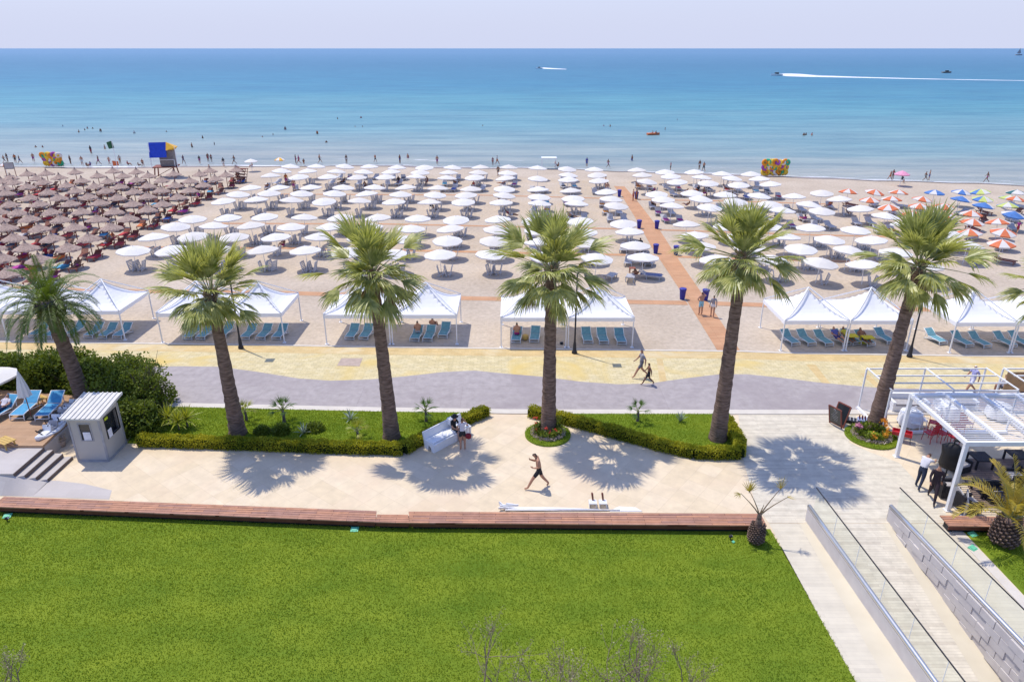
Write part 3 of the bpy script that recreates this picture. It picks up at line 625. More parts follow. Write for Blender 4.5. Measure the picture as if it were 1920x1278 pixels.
# clipped hedges (a run of box of even height)
def clipped(pts_px, label, w_=.5, h=.48, dens=1500, seed=0):
    pts = [Vector(P(*q, .04)) for q in pts_px]; o0 = pts[0].copy(); pts = [p-o0 for p in pts]
    root = empty('clipped_hedge', o0, label=label, cat='hedge'); mb = MB(); segs = []
    for a, b in zip(pts[:-1], pts[1:]):
        mb.bar(a+Vector((0, 0, h*.45)), b+Vector((0, 0, h*.45)), w_*.82, h*.82); segs.append((a, b, (b-a).length))
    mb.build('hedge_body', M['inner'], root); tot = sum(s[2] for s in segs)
    def gen(rg, n):
        P_, N_ = [], []
        for a, b, L in segs:
            k = int(n*L/tot); t = rg.random(k); d = (b-a).normalized(); s = Vector((-d.y, d.x, 0)); f = rg.random(k)
            wv = w_*(1+.10*np.sin((t*L+a.x)*3.1)+.05*np.sin((t*L)*9.)); hv = h*(1+.06*np.sin((t*L+a.x)*4.3+1)+.05*np.sin(t*L*11))
            u = rg.uniform(-.5, .5, k); face = rg.integers(0, 100, k)
            top = face < 42; uu = np.where(top, u, np.where(face < 71, -.5, .5)); zz = np.where(top, 1., rg.random(k))
            uu *= rg.uniform(.9, 1.06, k); zz = zz*rg.uniform(.93, 1.05, k); r_ = np.where((~top) & (zz > .8), .94, 1)
            pos = np.stack([a.x+(b.x-a.x)*t+s.x*uu*wv*r_, a.y+(b.y-a.y)*t+s.y*uu*wv*r_, zz*hv], 1)
            nr = np.stack([s.x*np.where(top, 0, np.sign(uu)), s.y*np.where(top, 0, np.sign(uu)), np.where(top, 1, .3)], 1); P_.append(pos); N_.append(nr)
        return np.concatenate(P_), np.concatenate(N_)
    leafcloud(int(dens*tot), gen, .065, seed).build('foliage', M['box'], root); return root
clipped([(262, 833), (420, 838), (600, 845), (757, 849), (800, 825), (870, 795), (913, 776)], 'long clipped yellow green hedge edging the left garden bed', seed=1)
clipped([(992, 778), (1060, 792), (1150, 817), (1240, 842), (1300, 856), (1386, 857), (1385, 838), (1362, 795)], 'clipped hedge wrapping the right garden triangle', seed=2)

# the big untrimmed hedge and the open bush at its end
def bighedge(name, X0, X1, Y0, Y1, h, label, n, seed, open_=0., cat='hedge', lumps=9, z0=0.):
    r = random.Random(seed); root = empty(name, ((X0+X1)/2, (Y0+Y1)/2, 0), label=label, cat=cat); L = X1-X0; D = Y1-Y0; blobs = []
    for i in range(lumps):
        blobs.append((r.uniform(-.5, .5)*(L-1), r.uniform(-.35, .35)*D, h*r.uniform(.35, .78), r.uniform(.7, 1.15)))
    for i in range(int(lumps*.8)): blobs.append((r.uniform(-.5, .5)*(L-.8), r.uniform(-.35, .4)*D, h*r.uniform(.12, .4), r.uniform(.6, .9)))
    B = np.array(blobs)
    def gen(rg, n):
        k = rg.integers(0, len(B), n); d = rg.normal(size=(n, 3)); d /= np.linalg.norm(d, axis=1)[:, None]
        cl = rg.normal(size=(60, 3)); 
        rr = B[k, 3]*rg.uniform(.72, 1.0, n)**.5*(1+.16*np.sin(d[:, 0]*7+k)+.12*np.sin(d[:, 2]*9+k*2))
        p = B[k, :3]+d*rr[:, None]*np.array([1, .8, .8]); p[:, 2] = abs(p[:, 2]); return p, d
    leafcloud(n, gen, .13, seed).build('foliage', M['hedge'], root)
    mb = MB()
    for i in range(int(lumps*1.6)):
        b = r.choice(blobs); x = r.uniform(-.4, .4)+b[0]*.85; y = r.uniform(-.2, .2)
        mb.tube([(x, y, 0), (x*.5+b[0]*.5, b[1]*.5, b[2]*.5), (b[0], b[1], b[2]+.3)], [.05, .035, .015], 5)
        for q in range(4): mb.tube([(x*.5+b[0]*.5, b[1]*.5, b[2]*.5), (b[0]+r.uniform(-.8, .8), b[1]+r.uniform(-.7, .7), b[2]+r.uniform(0, 1.))], [.025, .008], 4)
    mb.build('branches', M['bark'], root)
    if not open_:
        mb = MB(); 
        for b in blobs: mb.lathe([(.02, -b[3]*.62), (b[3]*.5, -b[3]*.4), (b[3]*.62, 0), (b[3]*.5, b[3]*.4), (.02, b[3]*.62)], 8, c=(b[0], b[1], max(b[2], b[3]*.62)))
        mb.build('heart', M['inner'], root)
    return root
bighedge('tall_hedge', -29.5, -22.4, 33.4, 35.0, 2.35, 'dense dark green hedge behind the blue loungers at far left', 46000, 3, lumps=20)
bighedge('tall_hedge', -23.0, -19.6, 32.6, 34.4, 2.35, 'dense hedge between the date palm and the open bush', 30000, 4, lumps=13)
bighedge('open_bush', -21.2, -18.0, 31.0, 33.6, 2.9, 'large straggly bush with bare stems behind the grey booth', 9500, 5, open_=1, cat='bush', lumps=12)
bighedge('open_bush', -19.5, -17.6, 29.4, 30.8, 1.3, 'lower dark bush in the shade right of the grey booth', 15000, 6, cat='bush', lumps=7)

# round flower beds
def flowerbed(px_, rad, label, seed, kinds):
    r = random.Random(seed); B = P(*px_, .03); root = empty('round_flower_bed', B, label=label, cat='flower bed', group='round flower beds at palm feet')
    MB().lathe([(rad, 0), (rad, .07), (rad-.04, .09), (.05, .10)], 40).build('turf_ring', M['lawn'], root)
    def ring(rg, n, r0, r1, h):
        a = rg.uniform(0, 2*math.pi, n); q = rg.uniform(r0, r1, n); return np.stack([np.cos(a)*q, np.sin(a)*q, .09+h*rg.random(n)], 1), np.tile([0, 0, 1.], (n, 1))
    leafcloud(1500, lambda rg, n: ring(rg, n, rad*.75, rad, .03), .05, seed).build('turf_edge', M['blade'], root)
    leafcloud(1500, lambda rg, n: ring(rg, n, rad*.5, rad*.76, .12), .07, seed+1).build('ground_cover', M['flowp'], root)
    leafcloud(1100, lambda rg, n: ring(rg, n, rad*.42, rad*.62, .35), .12, seed+2).build('foliage', M['hedge'], root)
    for k, (mm, n, sp_, c_) in enumerate(kinds):
        rg = np.random.default_rng(seed+9+k); mb = None
        def cl(rg, n, c_=c_, sp_=sp_):
            i = rg.integers(0, len(c_), n); a = np.array([q[0] for q in c_])[i]; h = np.array([q[1] for q in c_])[i]
            return np.stack([np.cos(a)*rad*.55, np.sin(a)*rad*.55, h], 1)+rg.normal(size=(n, 3))*sp_, np.tile([0, 0, 1.], (n, 1))
        for qi, q in enumerate(c_):
            leafcloud(n//len(c_), lambda rg, n, q=q: cl(rg, n, [q], sp_), .09, seed+20+k*9+qi).build('flower_cluster', M[mm], root)
flowerbed((1027, 815), 1.12, 'round bed of red flowers around the middle palm', 31, [('flowr', 60, .04, [(R(-55), .55), (R(-85), .45), (R(-100), .7), (R(190), .7), (R(185), .95), (R(200), .4)]), ('yel', 200, .09, [(R(20), .7), (R(-30), .4)])])
flowerbed((1633, 819), 1.2, 'round bed of orange and pink flowers around the leaning right palm', 41, [('flowo', 260, .07, [(R(20), .75), (R(5), .6), (R(-60), .4), (R(-110), .35), (R(-30), .5)]), ('pink', 90, .07, [(R(170), .55)])])

# ------------------------------------------------------------------ people: one continuous skinned body per pose
STAND = dict(pelvis=(0, 0, .95), waist=(0, 0, 1.12), chest=(0, 0, 1.33), neck=(0, .01, 1.49), head=(0, .02, 1.60), crown=(0, .02, 1.69),
             shL=(-.17, 0, 1.41), elL=(-.23, -.01, 1.13), wrL=(-.24, .06, .88), haL=(-.24, .09, .80), shR=(.17, 0, 1.41), elR=(.23, -.01, 1.13), wrR=(.24, .06, .88), haR=(.24, .09, .80),
             hiL=(-.09, 0, .90), knL=(-.10, .02, .50), anL=(-.10, 0, .08), toL=(-.11, .14, .03), hiR=(.09, 0, .90), knR=(.10, .02, .50), anR=(.10, 0, .08), toR=(.11, .14, .03))
def pose(**k): d = dict(STAND); d.update(k); return d
POSES = dict(
    stand=STAND,
    walk=pose(hiL=(-.09, 0, .89), knL=(-.10, .24, .52), anL=(-.10, .42, .12), toL=(-.11, .55, .06), hiR=(.09, 0, .89), knR=(.10, -.06, .49), anR=(.10, -.42, .14), toR=(.11, -.32, .03),
              elL=(-.23, -.14, 1.15), wrL=(-.23, -.14, .90), haL=(-.23, -.13, .82), elR=(.23, .10, 1.15), wrR=(.20, .28, .99), haR=(.19, .35, .96)),
    stride=pose(pelvis=(0, 0, .91), waist=(0, .02, 1.08), chest=(0, .05, 1.28), neck=(0, .11, 1.43), head=(0, .17, 1.53), crown=(0, .20, 1.62), shL=(-.17, .06, 1.36), shR=(.17, .06, 1.36),
              hiL=(-.09, 0, .86), knL=(-.09, .26, .50), anL=(-.09, .46, .09), toL=(-.10, .60, .07), hiR=(.09, 0, .86), knR=(.09, -.14, .47), anR=(.09, -.42, .13), toR=(.10, -.34, .02),
              elL=(-.24, .05, 1.09), wrL=(-.13, .24, 1.02), haL=(-.06, .30, 1.02), elR=(.25, .10, 1.10), wrR=(.12, .34, 1.27), haR=(.06, .38, 1.34)),
    reach=pose(chest=(0, .08, 1.30), waist=(0, .02, 1.10), neck=(0, .16, 1.43), head=(0, .24, 1.51), crown=(0, .28, 1.59), shL=(-.17, .10, 1.38), shR=(.17, .10, 1.38),
               elL=(-.20, .34, 1.24), wrL=(-.16, .55, 1.20), haL=(-.14, .63, 1.20), elR=(.20, .34, 1.24), wrR=(.16, .55, 1.20), haR=(.14, .63, 1.20), knL=(-.12, .10, .50), anL=(-.14, .02, .08), toL=(-.15, .16, .03), anR=(.13, -.30, .10), knR=(.11, -.08, .50), toR=(.13, -.17, .03)),
    hands_face=pose(elR=(.27, .12, 1.22), wrR=(.12, .22, 1.48), haR=(.06, .20, 1.56), elL=(-.25, .04, 1.12), wrL=(-.14, .22, 1.05), haL=(-.08, .27, 1.05)),
    akimbo=pose(elL=(-.34, -.04, 1.20), wrL=(-.18, .05, 1.05), haL=(-.12, .08, 1.02), elR=(.36, .12, 1.36), wrR=(.22, .18, 1.50), haR=(.16, .16, 1.56)),
    sit=pose(pelvis=(0, 0, .52), waist=(0, -.02, .70), chest=(0, -.02, .91), neck=(0, .02, 1.07), head=(0, .05, 1.18), crown=(0, .06, 1.27), shL=(-.17, -.01, .99), elL=(-.21, .10, .73), wrL=(-.12, .32, .66), haL=(-.08, .38, .66),
             shR=(.17, -.01, .99), elR=(.21, .10, .73), wrR=(.12, .32, .66), haR=(.08, .38, .66), hiL=(-.09, .04, .50), knL=(-.10, .44, .50), anL=(-.10, .46, .09), toL=(-.11, .59, .03), hiR=(.09, .04, .50), knR=(.10, .44, .50), anR=(.10, .42, .09), toR=(.11, .56, .03)),
    lounge=pose(pelvis=(0, 0, .38), waist=(0, -.12, .48), chest=(0, -.27, .61), neck=(0, -.38, .74), head=(0, -.44, .84), crown=(0, -.48, .92), shL=(-.17, -.32, .69), elL=(-.26, -.14, .55), wrL=(-.14, .04, .52), haL=(-.08, .10, .50),
             shR=(.17, -.32, .69), elR=(.26, -.14, .55), wrR=(.14, .04, .52), haR=(.08, .10, .50), hiL=(-.09, .05, .38), knL=(-.11, .46, .52), anL=(-.10, .84, .38), toL=(-.11, .93, .46), hiR=(.09, .05, .38), knR=(.10, .48, .40), anR=(.10, .90, .36), toR=(.11, .96, .46)),
    ground=pose(pelvis=(0, 0, .13), waist=(0, -.05, .30), chest=(0, -.07, .51), neck=(0, -.03, .67), head=(0, .0, .78), crown=(0, .01, .87), shL=(-.17, -.06, .59), elL=(-.24, .06, .36), wrL=(-.18, .28, .38), haL=(-.14, .35, .38),
             shR=(.17, -.06, .59), elR=(.24, .06, .36), wrR=(.18, .28, .38), haR=(.14, .35, .38), hiL=(-.09, .05, .13), knL=(-.13, .38, .42), anL=(-.11, .60, .09), toL=(-.12, .73, .04), hiR=(.09, .05, .13), knR=(.13, .38, .42), anR=(.11, .60, .09), toR=(.12, .73, .04)),
)
BONES = [('pelvis', 'waist'), ('waist', 'chest'), ('chest', 'neck'), ('neck', 'head'), ('head', 'crown')]
for s_ in 'LR': BONES += [('chest', 'sh'+s_), ('sh'+s_, 'el'+s_), ('el'+s_, 'wr'+s_), ('wr'+s_, 'ha'+s_), ('pelvis', 'hi'+s_), ('hi'+s_, 'kn'+s_), ('kn'+s_, 'an'+s_), ('an'+s_, 'to'+s_)]
RAD = dict(pelvis=(.145, .115), waist=(.135, .105), chest=(.16, .115), neck=(.055, .055), head=(.092, .10), crown=(.075, .085), sh=(.072, .072), el=(.050, .050), wr=(.033, .033), ha=(.035, .022), hi=(.108, .108), kn=(.07, .07), an=(.044, .044), to=(.034, .028))
_pm = {}
def person_mesh(ps, fine, fem, style):
    key = (ps, fine, fem, style)
    if key in _pm: return _pm[key]
    J = POSES[ps]; names = list(J); idx = {n: i for i, n in enumerate(names)}; vs = [Vector(J[n]) for n in names]; es = [(idx[a], idx[b]) for a, b in BONES]; rad = []
    for n in names:
        k = n[:2] if n[-1] in 'LR' else n; a, b = RAD[k]
        if fem and n in ('waist', 'chest'): a, b = a*.84, b*.92
        if fem and k in ('sh', 'el', 'kn'): a, b = a*.85, b*.85
        rad.append((a, b))
    if fine:
        for s_ in 'LR':
            wr, ha = Vector(J['wr'+s_]), Vector(J['ha'+s_]); d = (ha-wr).normalized(); sd = d.cross(Vector((0, 1, 0)) if abs(d.y) < .8 else Vector((1, 0, 0))).normalized(); nn = d.cross(sd)
            for q, ln in ((-1.5, .062), (-.5, .075), (.5, .07), (1.5, .055)):
                b0 = len(vs); p = ha+sd*q*.017+d*.012; vs += [p, p+d*ln*.55+nn*.006, p+d*ln+nn*.022]; rad += [(.0095,)*2, (.009,)*2, (.007,)*2]; es += [(idx['ha'+s_], b0), (b0, b0+1), (b0+1, b0+2)]
            b0 = len(vs); p = wr.lerp(ha, .45)+sd*.03; vs += [p, p+sd*.022+d*.035]; rad += [(.011,)*2, (.009,)*2]; es += [(idx['wr'+s_], b0), (b0, b0+1)]
        b0 = len(vs); hd = Vector(J['head']); vs.append(hd+(Vector((0, .105, .0)))); rad.append((.018, .022)); es.append((idx['head'], b0))
    me = bpy.data.meshes.new('tmp'); me.from_pydata(vs, es, []); ob = bpy.data.objects.new('tmp', me); link(ob)
    md = ob.modifiers.new('s', 'SKIN'); md.use_smooth_shade = True; md.branch_smoothing = .3; sv = me.skin_vertices[0].data
    for i, (a, b) in enumerate(rad): sv[i].radius = (a, b); sv[i].use_root = (i == 0)
    sb = ob.modifiers.new('u', 'SUBSURF'); sb.levels = 2 if fine else 1; sb.render_levels = sb.levels
    dg = bpy.context.evaluated_depsgraph_get(); dg.update(); out = bpy.data.meshes.new_from_object(ob.evaluated_get(dg)); bpy.data.objects.remove(ob); out.name = 'person_body'
    while len(out.materials): out.materials.pop()
    for k in range(5): out.materials.append(None)
    segs = [(a, b, Vector(J[a]), Vector(J[b])) for a, b in BONES]; facing = Vector((0, 1, 0))
    if ps == 'lounge': facing = Vector((0, .7, .7))
    for f in out.polygons:
        c = f.center; best = None
        for a, b, p, q in segs:
            d = q-p; t = max(0, min(1, (c-p).dot(d)/d.length_squared)); rr = .5*(RAD[a[:2] if a[-1] in 'LR' else a][0]+RAD[b[:2] if b[-1] in 'LR' else b][0]); ds = (c-(p+d*t)).length/rr
            if best is None or ds < best[0]: best = (ds, a, b, t)
        _, a, b, t = best; m = 0; A = a[:2]
        if b in ('head', 'crown'):
            up = (Vector(J['crown'])-Vector(J['neck'])).normalized(); h = (c-Vector(J['head'])); m = 1 if (h.dot(up) > .045 or h.dot(facing) < -.015 and h.dot(up) > -.06) else 0
            if fem and h.dot(facing) < .02 and h.dot(up) > -.16: m = 1
        elif a == 'pelvis' or A == 'hi':
            lim = {'shorts': .72, 'short': .35, 'trousers': 9, 'brief': .05}[style[1]]
            m = 3 if (a == 'pelvis' and (t < .6 or b.startswith('hi'))) or (A == 'hi' and t < lim) else (2 if a == 'pelvis' and style[0] != 'none' else 0)
            if a == 'pelvis' and b == 'waist' and style[0] == 'bra' and t > .4: m = 0
        elif A in ('kn', 'an'): m = 3 if style[1] == 'trousers' and A == 'kn' else (4 if A == 'an' and style[1] == 'trousers' else 0)
        elif a in ('waist', 'chest'):
            m = 2 if style[0] in ('tee', 'long', 'tank') or (style[0] == 'bra' and a == 'waist' and t > .6 or style[0] == 'bra' and b.startswith('sh') and t < .5) else 0
            if b == 'neck' and t > .8: m = 0
        elif A == 'sh': m = 2 if style[0] == 'long' or (style[0] == 'tee' and t < .6) else 0
        elif A == 'el': m = 2 if style[0] == 'long' else 0
        f.material_index = m; f.use_smooth = True
    out['neck'] = 1; _pm[key] = out; return out
SKIN = mat('tanned_skin', (.42, .21, .13), (.50, .27, .17), scale=5, rough=.55, spec=.35); SKIN2 = mat('dark_tan_skin', (.20, .10, .06), (.28, .14, .09), scale=5, rough=.6); HAIR = mat('dark_hair', (.02, .013, .01), (.05, .03, .02), scale=20, rough=.6); HAIRB = mat('brown_hair', (.10, .05, .03), (.16, .09, .05), scale=20, rough=.6)
def person(loc, rz, ps, style, top, bot, label, group=None, fine=False, fem=False, skin=None, hair=None, shoe=(.05, .04, .04), scale=1., extra=None):
    me = person_mesh(ps, fine, fem, style); o = link(bpy.data.objects.new('person', me)); o.location = loc; o.rotation_euler = (0, 0, rz); o.scale = (scale,)*3
    for i, m in enumerate((skin or SKIN, hair or HAIR, colmat(top) if top else (skin or SKIN), colmat(bot), colmat(shoe))):
        o.material_slots[i].link = 'OBJECT'; o.material_slots[i].material = m
    return tag(o, label, 'person', group)
def face(dx, dy): return math.atan2(-dx, dy)     # rotation that turns +Y towards (dx,dy)

# ------------------------------------------------------------------ parasols of the beach
def parasol_proto(name, cat, mats, r=1.36, z=1.66, rise=.43, n=8, panels=None, pole=True, thick=.02, z0=0.):
    root = empty(name, (0, 0, 0), label='x', cat=cat); mb = MB(); ring = []
    for k in range(2*n):
        a = math.pi*k/n+math.pi/n/2; rr = r*(1 if k % 2 == 0 else .955); ring.append((rr*math.cos(a), rr*math.sin(a), z-(0 if k % 2 == 0 else -.01)))
    mid = [(x*.5, y*.5, z+rise*.60) for x, y, _ in ring]; N2 = 2*n
    lip = [(x*.985, y*.985, z-.10) for x, y, _ in ring]
    vs = lip+ring+mid+[(0, 0, z+rise)]; fs = []; ms = []
    for k in range(N2):
        k2 = (k+1) % N2; pm = (0 if not panels else panels[(k//2) % len(panels)])
        for f in ((k, k2, N2+k2, N2+k), (N2+k, N2+k2, 2*N2+k2, 2*N2+k), (2*N2+k, 2*N2+k2, 3*N2)): fs.append(f); ms.append(pm)
    mb.v = vs; mb.f = fs; mb.m = ms; o = mb.build('canopy', mats, root)
    mb = MB(); mb.tube([(0, 0, 0), (0, 0, z+rise+.05)], .028, 6)
    mb.build('pole', M['white'], root); return root
white_px = [   # rows from the sea to the promenade: (x, y) of each canopy
 [(543, 311), (592, 311), (644, 310.5), (692, 310.5), (744, 312), (796, 312), (847, 312), (901, 313), (953, 313), (1007, 313.5), (1062, 315), (1114, 316)],
 [(526, 320), (577, 320), (629, 320), (680, 321), (734, 321), (787, 321), (841, 322), (896, 322), (951, 323), (1064, 326), (1121, 326)],
 [(507, 328), (561, 330), (615, 330), (670, 330), (723, 330), (779, 331), (837, 331), (891, 331), (950, 332), (1007, 333), (1066, 335), (1124, 336)],
 [(470, 349), (524, 349), (583, 349), (642, 350), (701, 350), (762, 350), (821, 351), (883, 352), (945, 352), (1010, 353), (1071, 355), (1138, 357)],
 [(444, 362), (504, 361), (564, 361), (625, 361), (689, 361), (750, 362), (814, 363), (875, 363), (943, 364), (1010, 366), (1075, 368), (1145, 369.5)],
 [(420, 374), (481, 374), (544, 373), (608, 374), (672, 374), (739, 375), (805, 376), (869, 376), (940, 377), (1010, 378), (1080, 380), (1154, 382)],
 [(360, 407), (428, 407), (497, 404), (568, 404), (639, 405), (710, 406), (783, 407), (856, 408), (935, 409), (1005, 411), (1090, 413), (1170, 415.5)],
 [(327, 422), (398, 422), (472, 421), (545, 421), (619, 423), (694, 424), (770, 425), (847, 426), (930, 427), (1010, 429), (1096, 432), (1182, 433)],
 [(289, 442), (363, 441), (439, 441), (518, 440), (597, 442), (675, 444), (757, 446), (839, 447), (925, 448), (1012, 451), (1105, 455), (1192, 456)],
 [(247, 466), (324, 465), (411, 466), (494, 466), (573, 467), (652, 469), (735, 472), (826, 474), (919, 472), (1020, 477), (1117, 479), (1206, 479)]]
white_px2 = [
 [(1195, 317), (1248, 320), (1303, 321), (1354, 323), (1409, 325)], [(1205, 327), (1259, 329), (1315, 330), (1371, 332), (1426, 334)],
 [(1211, 337), (1271, 339), (1328, 341), (1386, 344), (1447, 344)], [(1232, 360), (1298, 360), (1360, 363), (1422, 364), (1490, 366), (1542, 360)],
 [(1244, 371), (1312, 372), (1379, 376), (1444, 379), (1515, 381), (1577, 372)], [(1259, 384), (1329, 387), (1399, 390), (1467, 392), (1541, 394), (1617, 388), (1659, 402)],
 [(1289, 418), (1365, 420), (1445, 423), (1522, 425), (1604, 429), (1700, 417)], [(1305, 437), (1388, 440), (1475, 442), (1555, 445), (1638, 447), (1775, 434)],
 [(1315, 458), (1408, 462), (1502, 464), (1590, 467), (1680, 470), (1815, 455)], [(1345, 481), (1446, 484), (1536, 489), (1624, 492), (1735, 493)]]
Zc = 1.85
proto = parasol_proto('beach_parasol', 'parasol', [M['canvas']]); used = [False]; spots = []   # spots: (x, y, row, col, side)
LAB_ROW = ['row nearest the sea', 'second row from the sea', 'third row from the sea', 'fourth row from the sea', 'fifth row from the sea', 'fifth row from the promenade', 'fourth row from the promenade', 'third row from the promenade', 'second row from the promenade', 'row nearest the promenade']
for side, rows in (('left', white_px), ('right', white_px2)):
    for ri, row in enumerate(rows):
        for ci, (x, y) in enumerate(row):
            q = P(x, y, Zc); n = len(row)-ci if side == 'left' else ci+1
            lab = 'white parasol, %s, %s %s of the boardwalk' % (LAB_ROW[ri], nth(n), side)
            o = place(proto, used, (q[0], q[1], rnd.uniform(-.06, .03)), rnd.uniform(0, .8), lab, 'white parasols in rows on the sand')
            o.rotation_euler = (rnd.uniform(-.09, .09), rnd.uniform(-.09, .09), rnd.uniform(0, .8)); o.scale = (1, 1, rnd.uniform(.97, 1.04)); spots.append((q[0], q[1], ri, n, side, x))

# straw parasols
straw_z = [(30, 595), (205, 490), (100, 545), (270, 520), (320, 545), (440, 508), (500, 575), (610, 535), (345, 485), (560, 470), (730, 500), (845, 468), (920, 500), (805, 540), (1020, 470), (1110, 500), (1020, 530), (1210, 535), (1300, 490), (1420, 535), (1310, 570), (1495, 492), (1610, 525), (1690, 490), (1570, 458), (1765, 455), (10, 545), (75, 515),
 (40, 630), (200, 580), (355, 625), (565, 615), (705, 575), (790, 615), (895, 580), (1000, 615), (1105, 575), (1205, 610), (1420, 605), (1520, 565), (70, 710), (220, 660), (435, 660), (290, 710), (525, 705), (660, 660), (745, 705), (875, 660), (990, 705), (1100, 655), (1215, 705), (1330, 655),
 (-20, 770), (130, 770), (380, 765), (605, 765), (850, 765), (1100, 755), (215, 820), (450, 820), (725, 820), (960, 820), (-20, 830), (40, 885), (290, 890), (555, 885), (830, 885), (100, 965), (385, 965), (660, 960), (-60, 1030), (190, 1035), (505, 1035), (10, 1110), (290, 1120), (60, 1220)]
root = empty('straw_parasol', (0, 0, 0), label='x', cat='straw parasol'); mb = MB(); r = random.Random(3); nn = 28
prof = [(1.02, 1.62), (.96, 1.72), (.68, 1.86), (.36, 2.04), (.13, 2.22), (.04, 2.4)]; vs = []; fs = []
for k, (rr, z) in enumerate(prof):
    for j in range(nn):
        a = 2*math.pi*j/nn; jj = r.uniform(-.06, .06) if k == 0 else r.uniform(-.02, .02); vs.append(((rr+jj)*math.cos(a), (rr+jj)*math.sin(a), z+(r.uniform(-.06, .03) if k < 2 else 0)))
for k in range(len(prof)-1):
    for j in range(nn): fs.append((k*nn+j, k*nn+(j+1) % nn, (k+1)*nn+(j+1) % nn, (k+1)*nn+j))
mb.add(vs, fs); mb.build('thatch', M['straw'], root); MB().tube([(0, 0, 0), (0, 0, 2.5)], .045, 6).build('pole', M['wood'], root)
straw = sorted([(x/3.994, 200+y/3.994) for x, y in straw_z], key=lambda q: (round(q[1]/12), q[0])); used = [False]; bands = {}
for q in straw: bands.setdefault(round(q[1]/12), []).append(q)
sspots = []
bn = sorted(bands)
for bi, b in enumerate(bn):
    for i, (x, y) in enumerate(sorted(bands[b])):
        q = P(x, y+2, 1.95)
        place(root, used, (q[0], q[1], rnd.uniform(-.1, .05)), rnd.uniform(0, 6), 'thatched straw parasol, %s row from the sea, %s from the left edge' % (nth(bi+1), nth(i+1)), 'straw parasols on the left of the beach')
        sspots.append((q[0], q[1], bi, i))

# coloured parasols on the right
def colour_group(name, mats, panels, pts, col, grp, n=8):
    root = parasol_proto(name, 'parasol', mats, r=1.12, z=1.65, rise=.42, n=n, panels=panels); used = [False]
    rs = sorted(pts, key=lambda q: (round(q[1]/11), q[0])); cnt = {}
    rows = sorted(set(round(q[1]/11) for q in pts))
    for (x, y) in rs:
        b = round(y/11); cnt[b] = cnt.get(b, 0)+1; q = P(x, y, 1.8)
        lab = '%s parasol, %s row from the sea, %s from the left in it' % (col, nth(rows.index(b)+1), nth(cnt[b]))
        o = place(root, used, q[:2]+(0,), rnd.uniform(0, 3), lab, grp); o.rotation_euler = (rnd.uniform(-.12, .12), rnd.uniform(-.12, .12), rnd.uniform(0, 3)); cspots.append((q[0], q[1]))
cspots = []
og = [(1590, 358), (1636, 358), (1684, 360), (1726, 372), (1631, 374), (1672, 372), (1670, 387), (1724, 385), (1769, 385), (1767, 399), (1820, 399), (1712, 400), (1765, 415), (1821, 414), (1875, 415), (1820, 434), (1879, 432), (1880, 454), (1902, 372)]
colour_group('striped_parasol', [M['orange'], M['umbw']], [0, 1], og, 'orange and white', 'orange and white parasols at the right')
colour_group('striped_parasol', [M['ublue'], M['umbw']], [0, 0, 0, 1], [(1752, 360), (1799, 372), (1842, 384), (1895, 399)], 'blue', 'blue parasols at the right')
colour_group('striped_parasol', [M['ublue'], M['umbw'], M['uyel']], [2, 1, 2, 0], [(1842, 358), (1842, 371), (1891, 370), (1892, 384)], 'yellow and blue striped', 'yellow and blue parasols at the right')
colour_group('striped_parasol', [M['ublue'], M['umbw']], [0, 1], [(1800, 359)], 'blue and white striped', None)
colour_group('striped_parasol', [M['uteal'], M['umbw']], [0, 1, 1], [(1906, 360)], 'teal and white', None)
pp = parasol_proto('pink_parasol', 'parasol', [M['pink']], r=1.0, z=1.6, rise=.5, n=8); q = P(1692, 324, 1.8); pp.location = q[:2]+(0,); pp['label'] = 'lone pink parasol standing on the wet sand by the sea'

# ------------------------------------------------------------------ sun beds
def folded_mesh():        # white plastic lounger folded and stood on its side rails
    mb = MB()
    for sgn in (-1, 1):
        rot = Matrix.Rotation(sgn*R(13), 3, 'Y')
        def pt(u, y, z): return rot @ Vector((sgn*.12+u, y, z))
        for y in (-.30, .30): mb.bar(pt(0, y, .03), pt(0, y, .92), .07, .05)
        mb.bar(pt(0, -.33, .92), pt(0, .33, .92), .06, .06)
        for k in range(7): mb.bar(pt(0, -.28, .12+k*.12), pt(0, .28, .12+k*.12), .03, .075)
    mb.bar((-.30, -.28, .03), (.30, -.28, .30), .05, .05); mb.bar((-.30, .28, .30), (.30, .28, .03), .05, .05)
    return mb.mesh('folded_lounger', M['plastic'])
def open_mesh():
    mb = MB()
    for x in (-.31, .31):
        mb.bar((x, -.95, .32), (x, .35, .32), .06, .08); mb.bar((x, .32, .32), (x*.95, .95, .62), .06, .07)
        for y in (-.75, .30): mb.bar((x, y, 0), (x, y, .3), .06, .07)
    for k in range(13): mb.box((0, -.88+k*.1, .345), (.60, .075, .03))
    for k in range(7): mb.box((0, .40+k*.09, .375+k*.042), (.58, .07, .03), rot=Matrix.Rotation(R(25), 3, 'X'))
    return mb.mesh('sun_lounger', M['plastic'])
def wood_mesh():
    mb = MB()
    for x in (-.3, .3):
        mb.bar((x, -.9, .30), (x, .9, .30), .06, .07)
        for y in (-.75, .7): mb.bar((x, y, 0), (x, y, .28), .06, .06)
    for k in range(14): mb.box((0, -.85+k*.095, .345), (.60, .07, .02))
    for k in range(6): mb.box((0, .42+k*.08, .38+k*.055), (.58, .07, .02), rot=Matrix.Rotation(R(35), 3, 'X'))
    return mb.mesh('wooden_lounger', M['wood'])
FM, OM, WM = folded_mesh(), open_mesh(), wood_mesh(); nf = no = 0
def bed(me, name, loc, rz, label, cat, grp):
    o = link(bpy.data.objects.new(name, me)); o.location = loc; o.rotation_euler = (0, 0, rz); return tag(o, label, cat, grp)
SKIP = {(9, 10), (9, 11)}
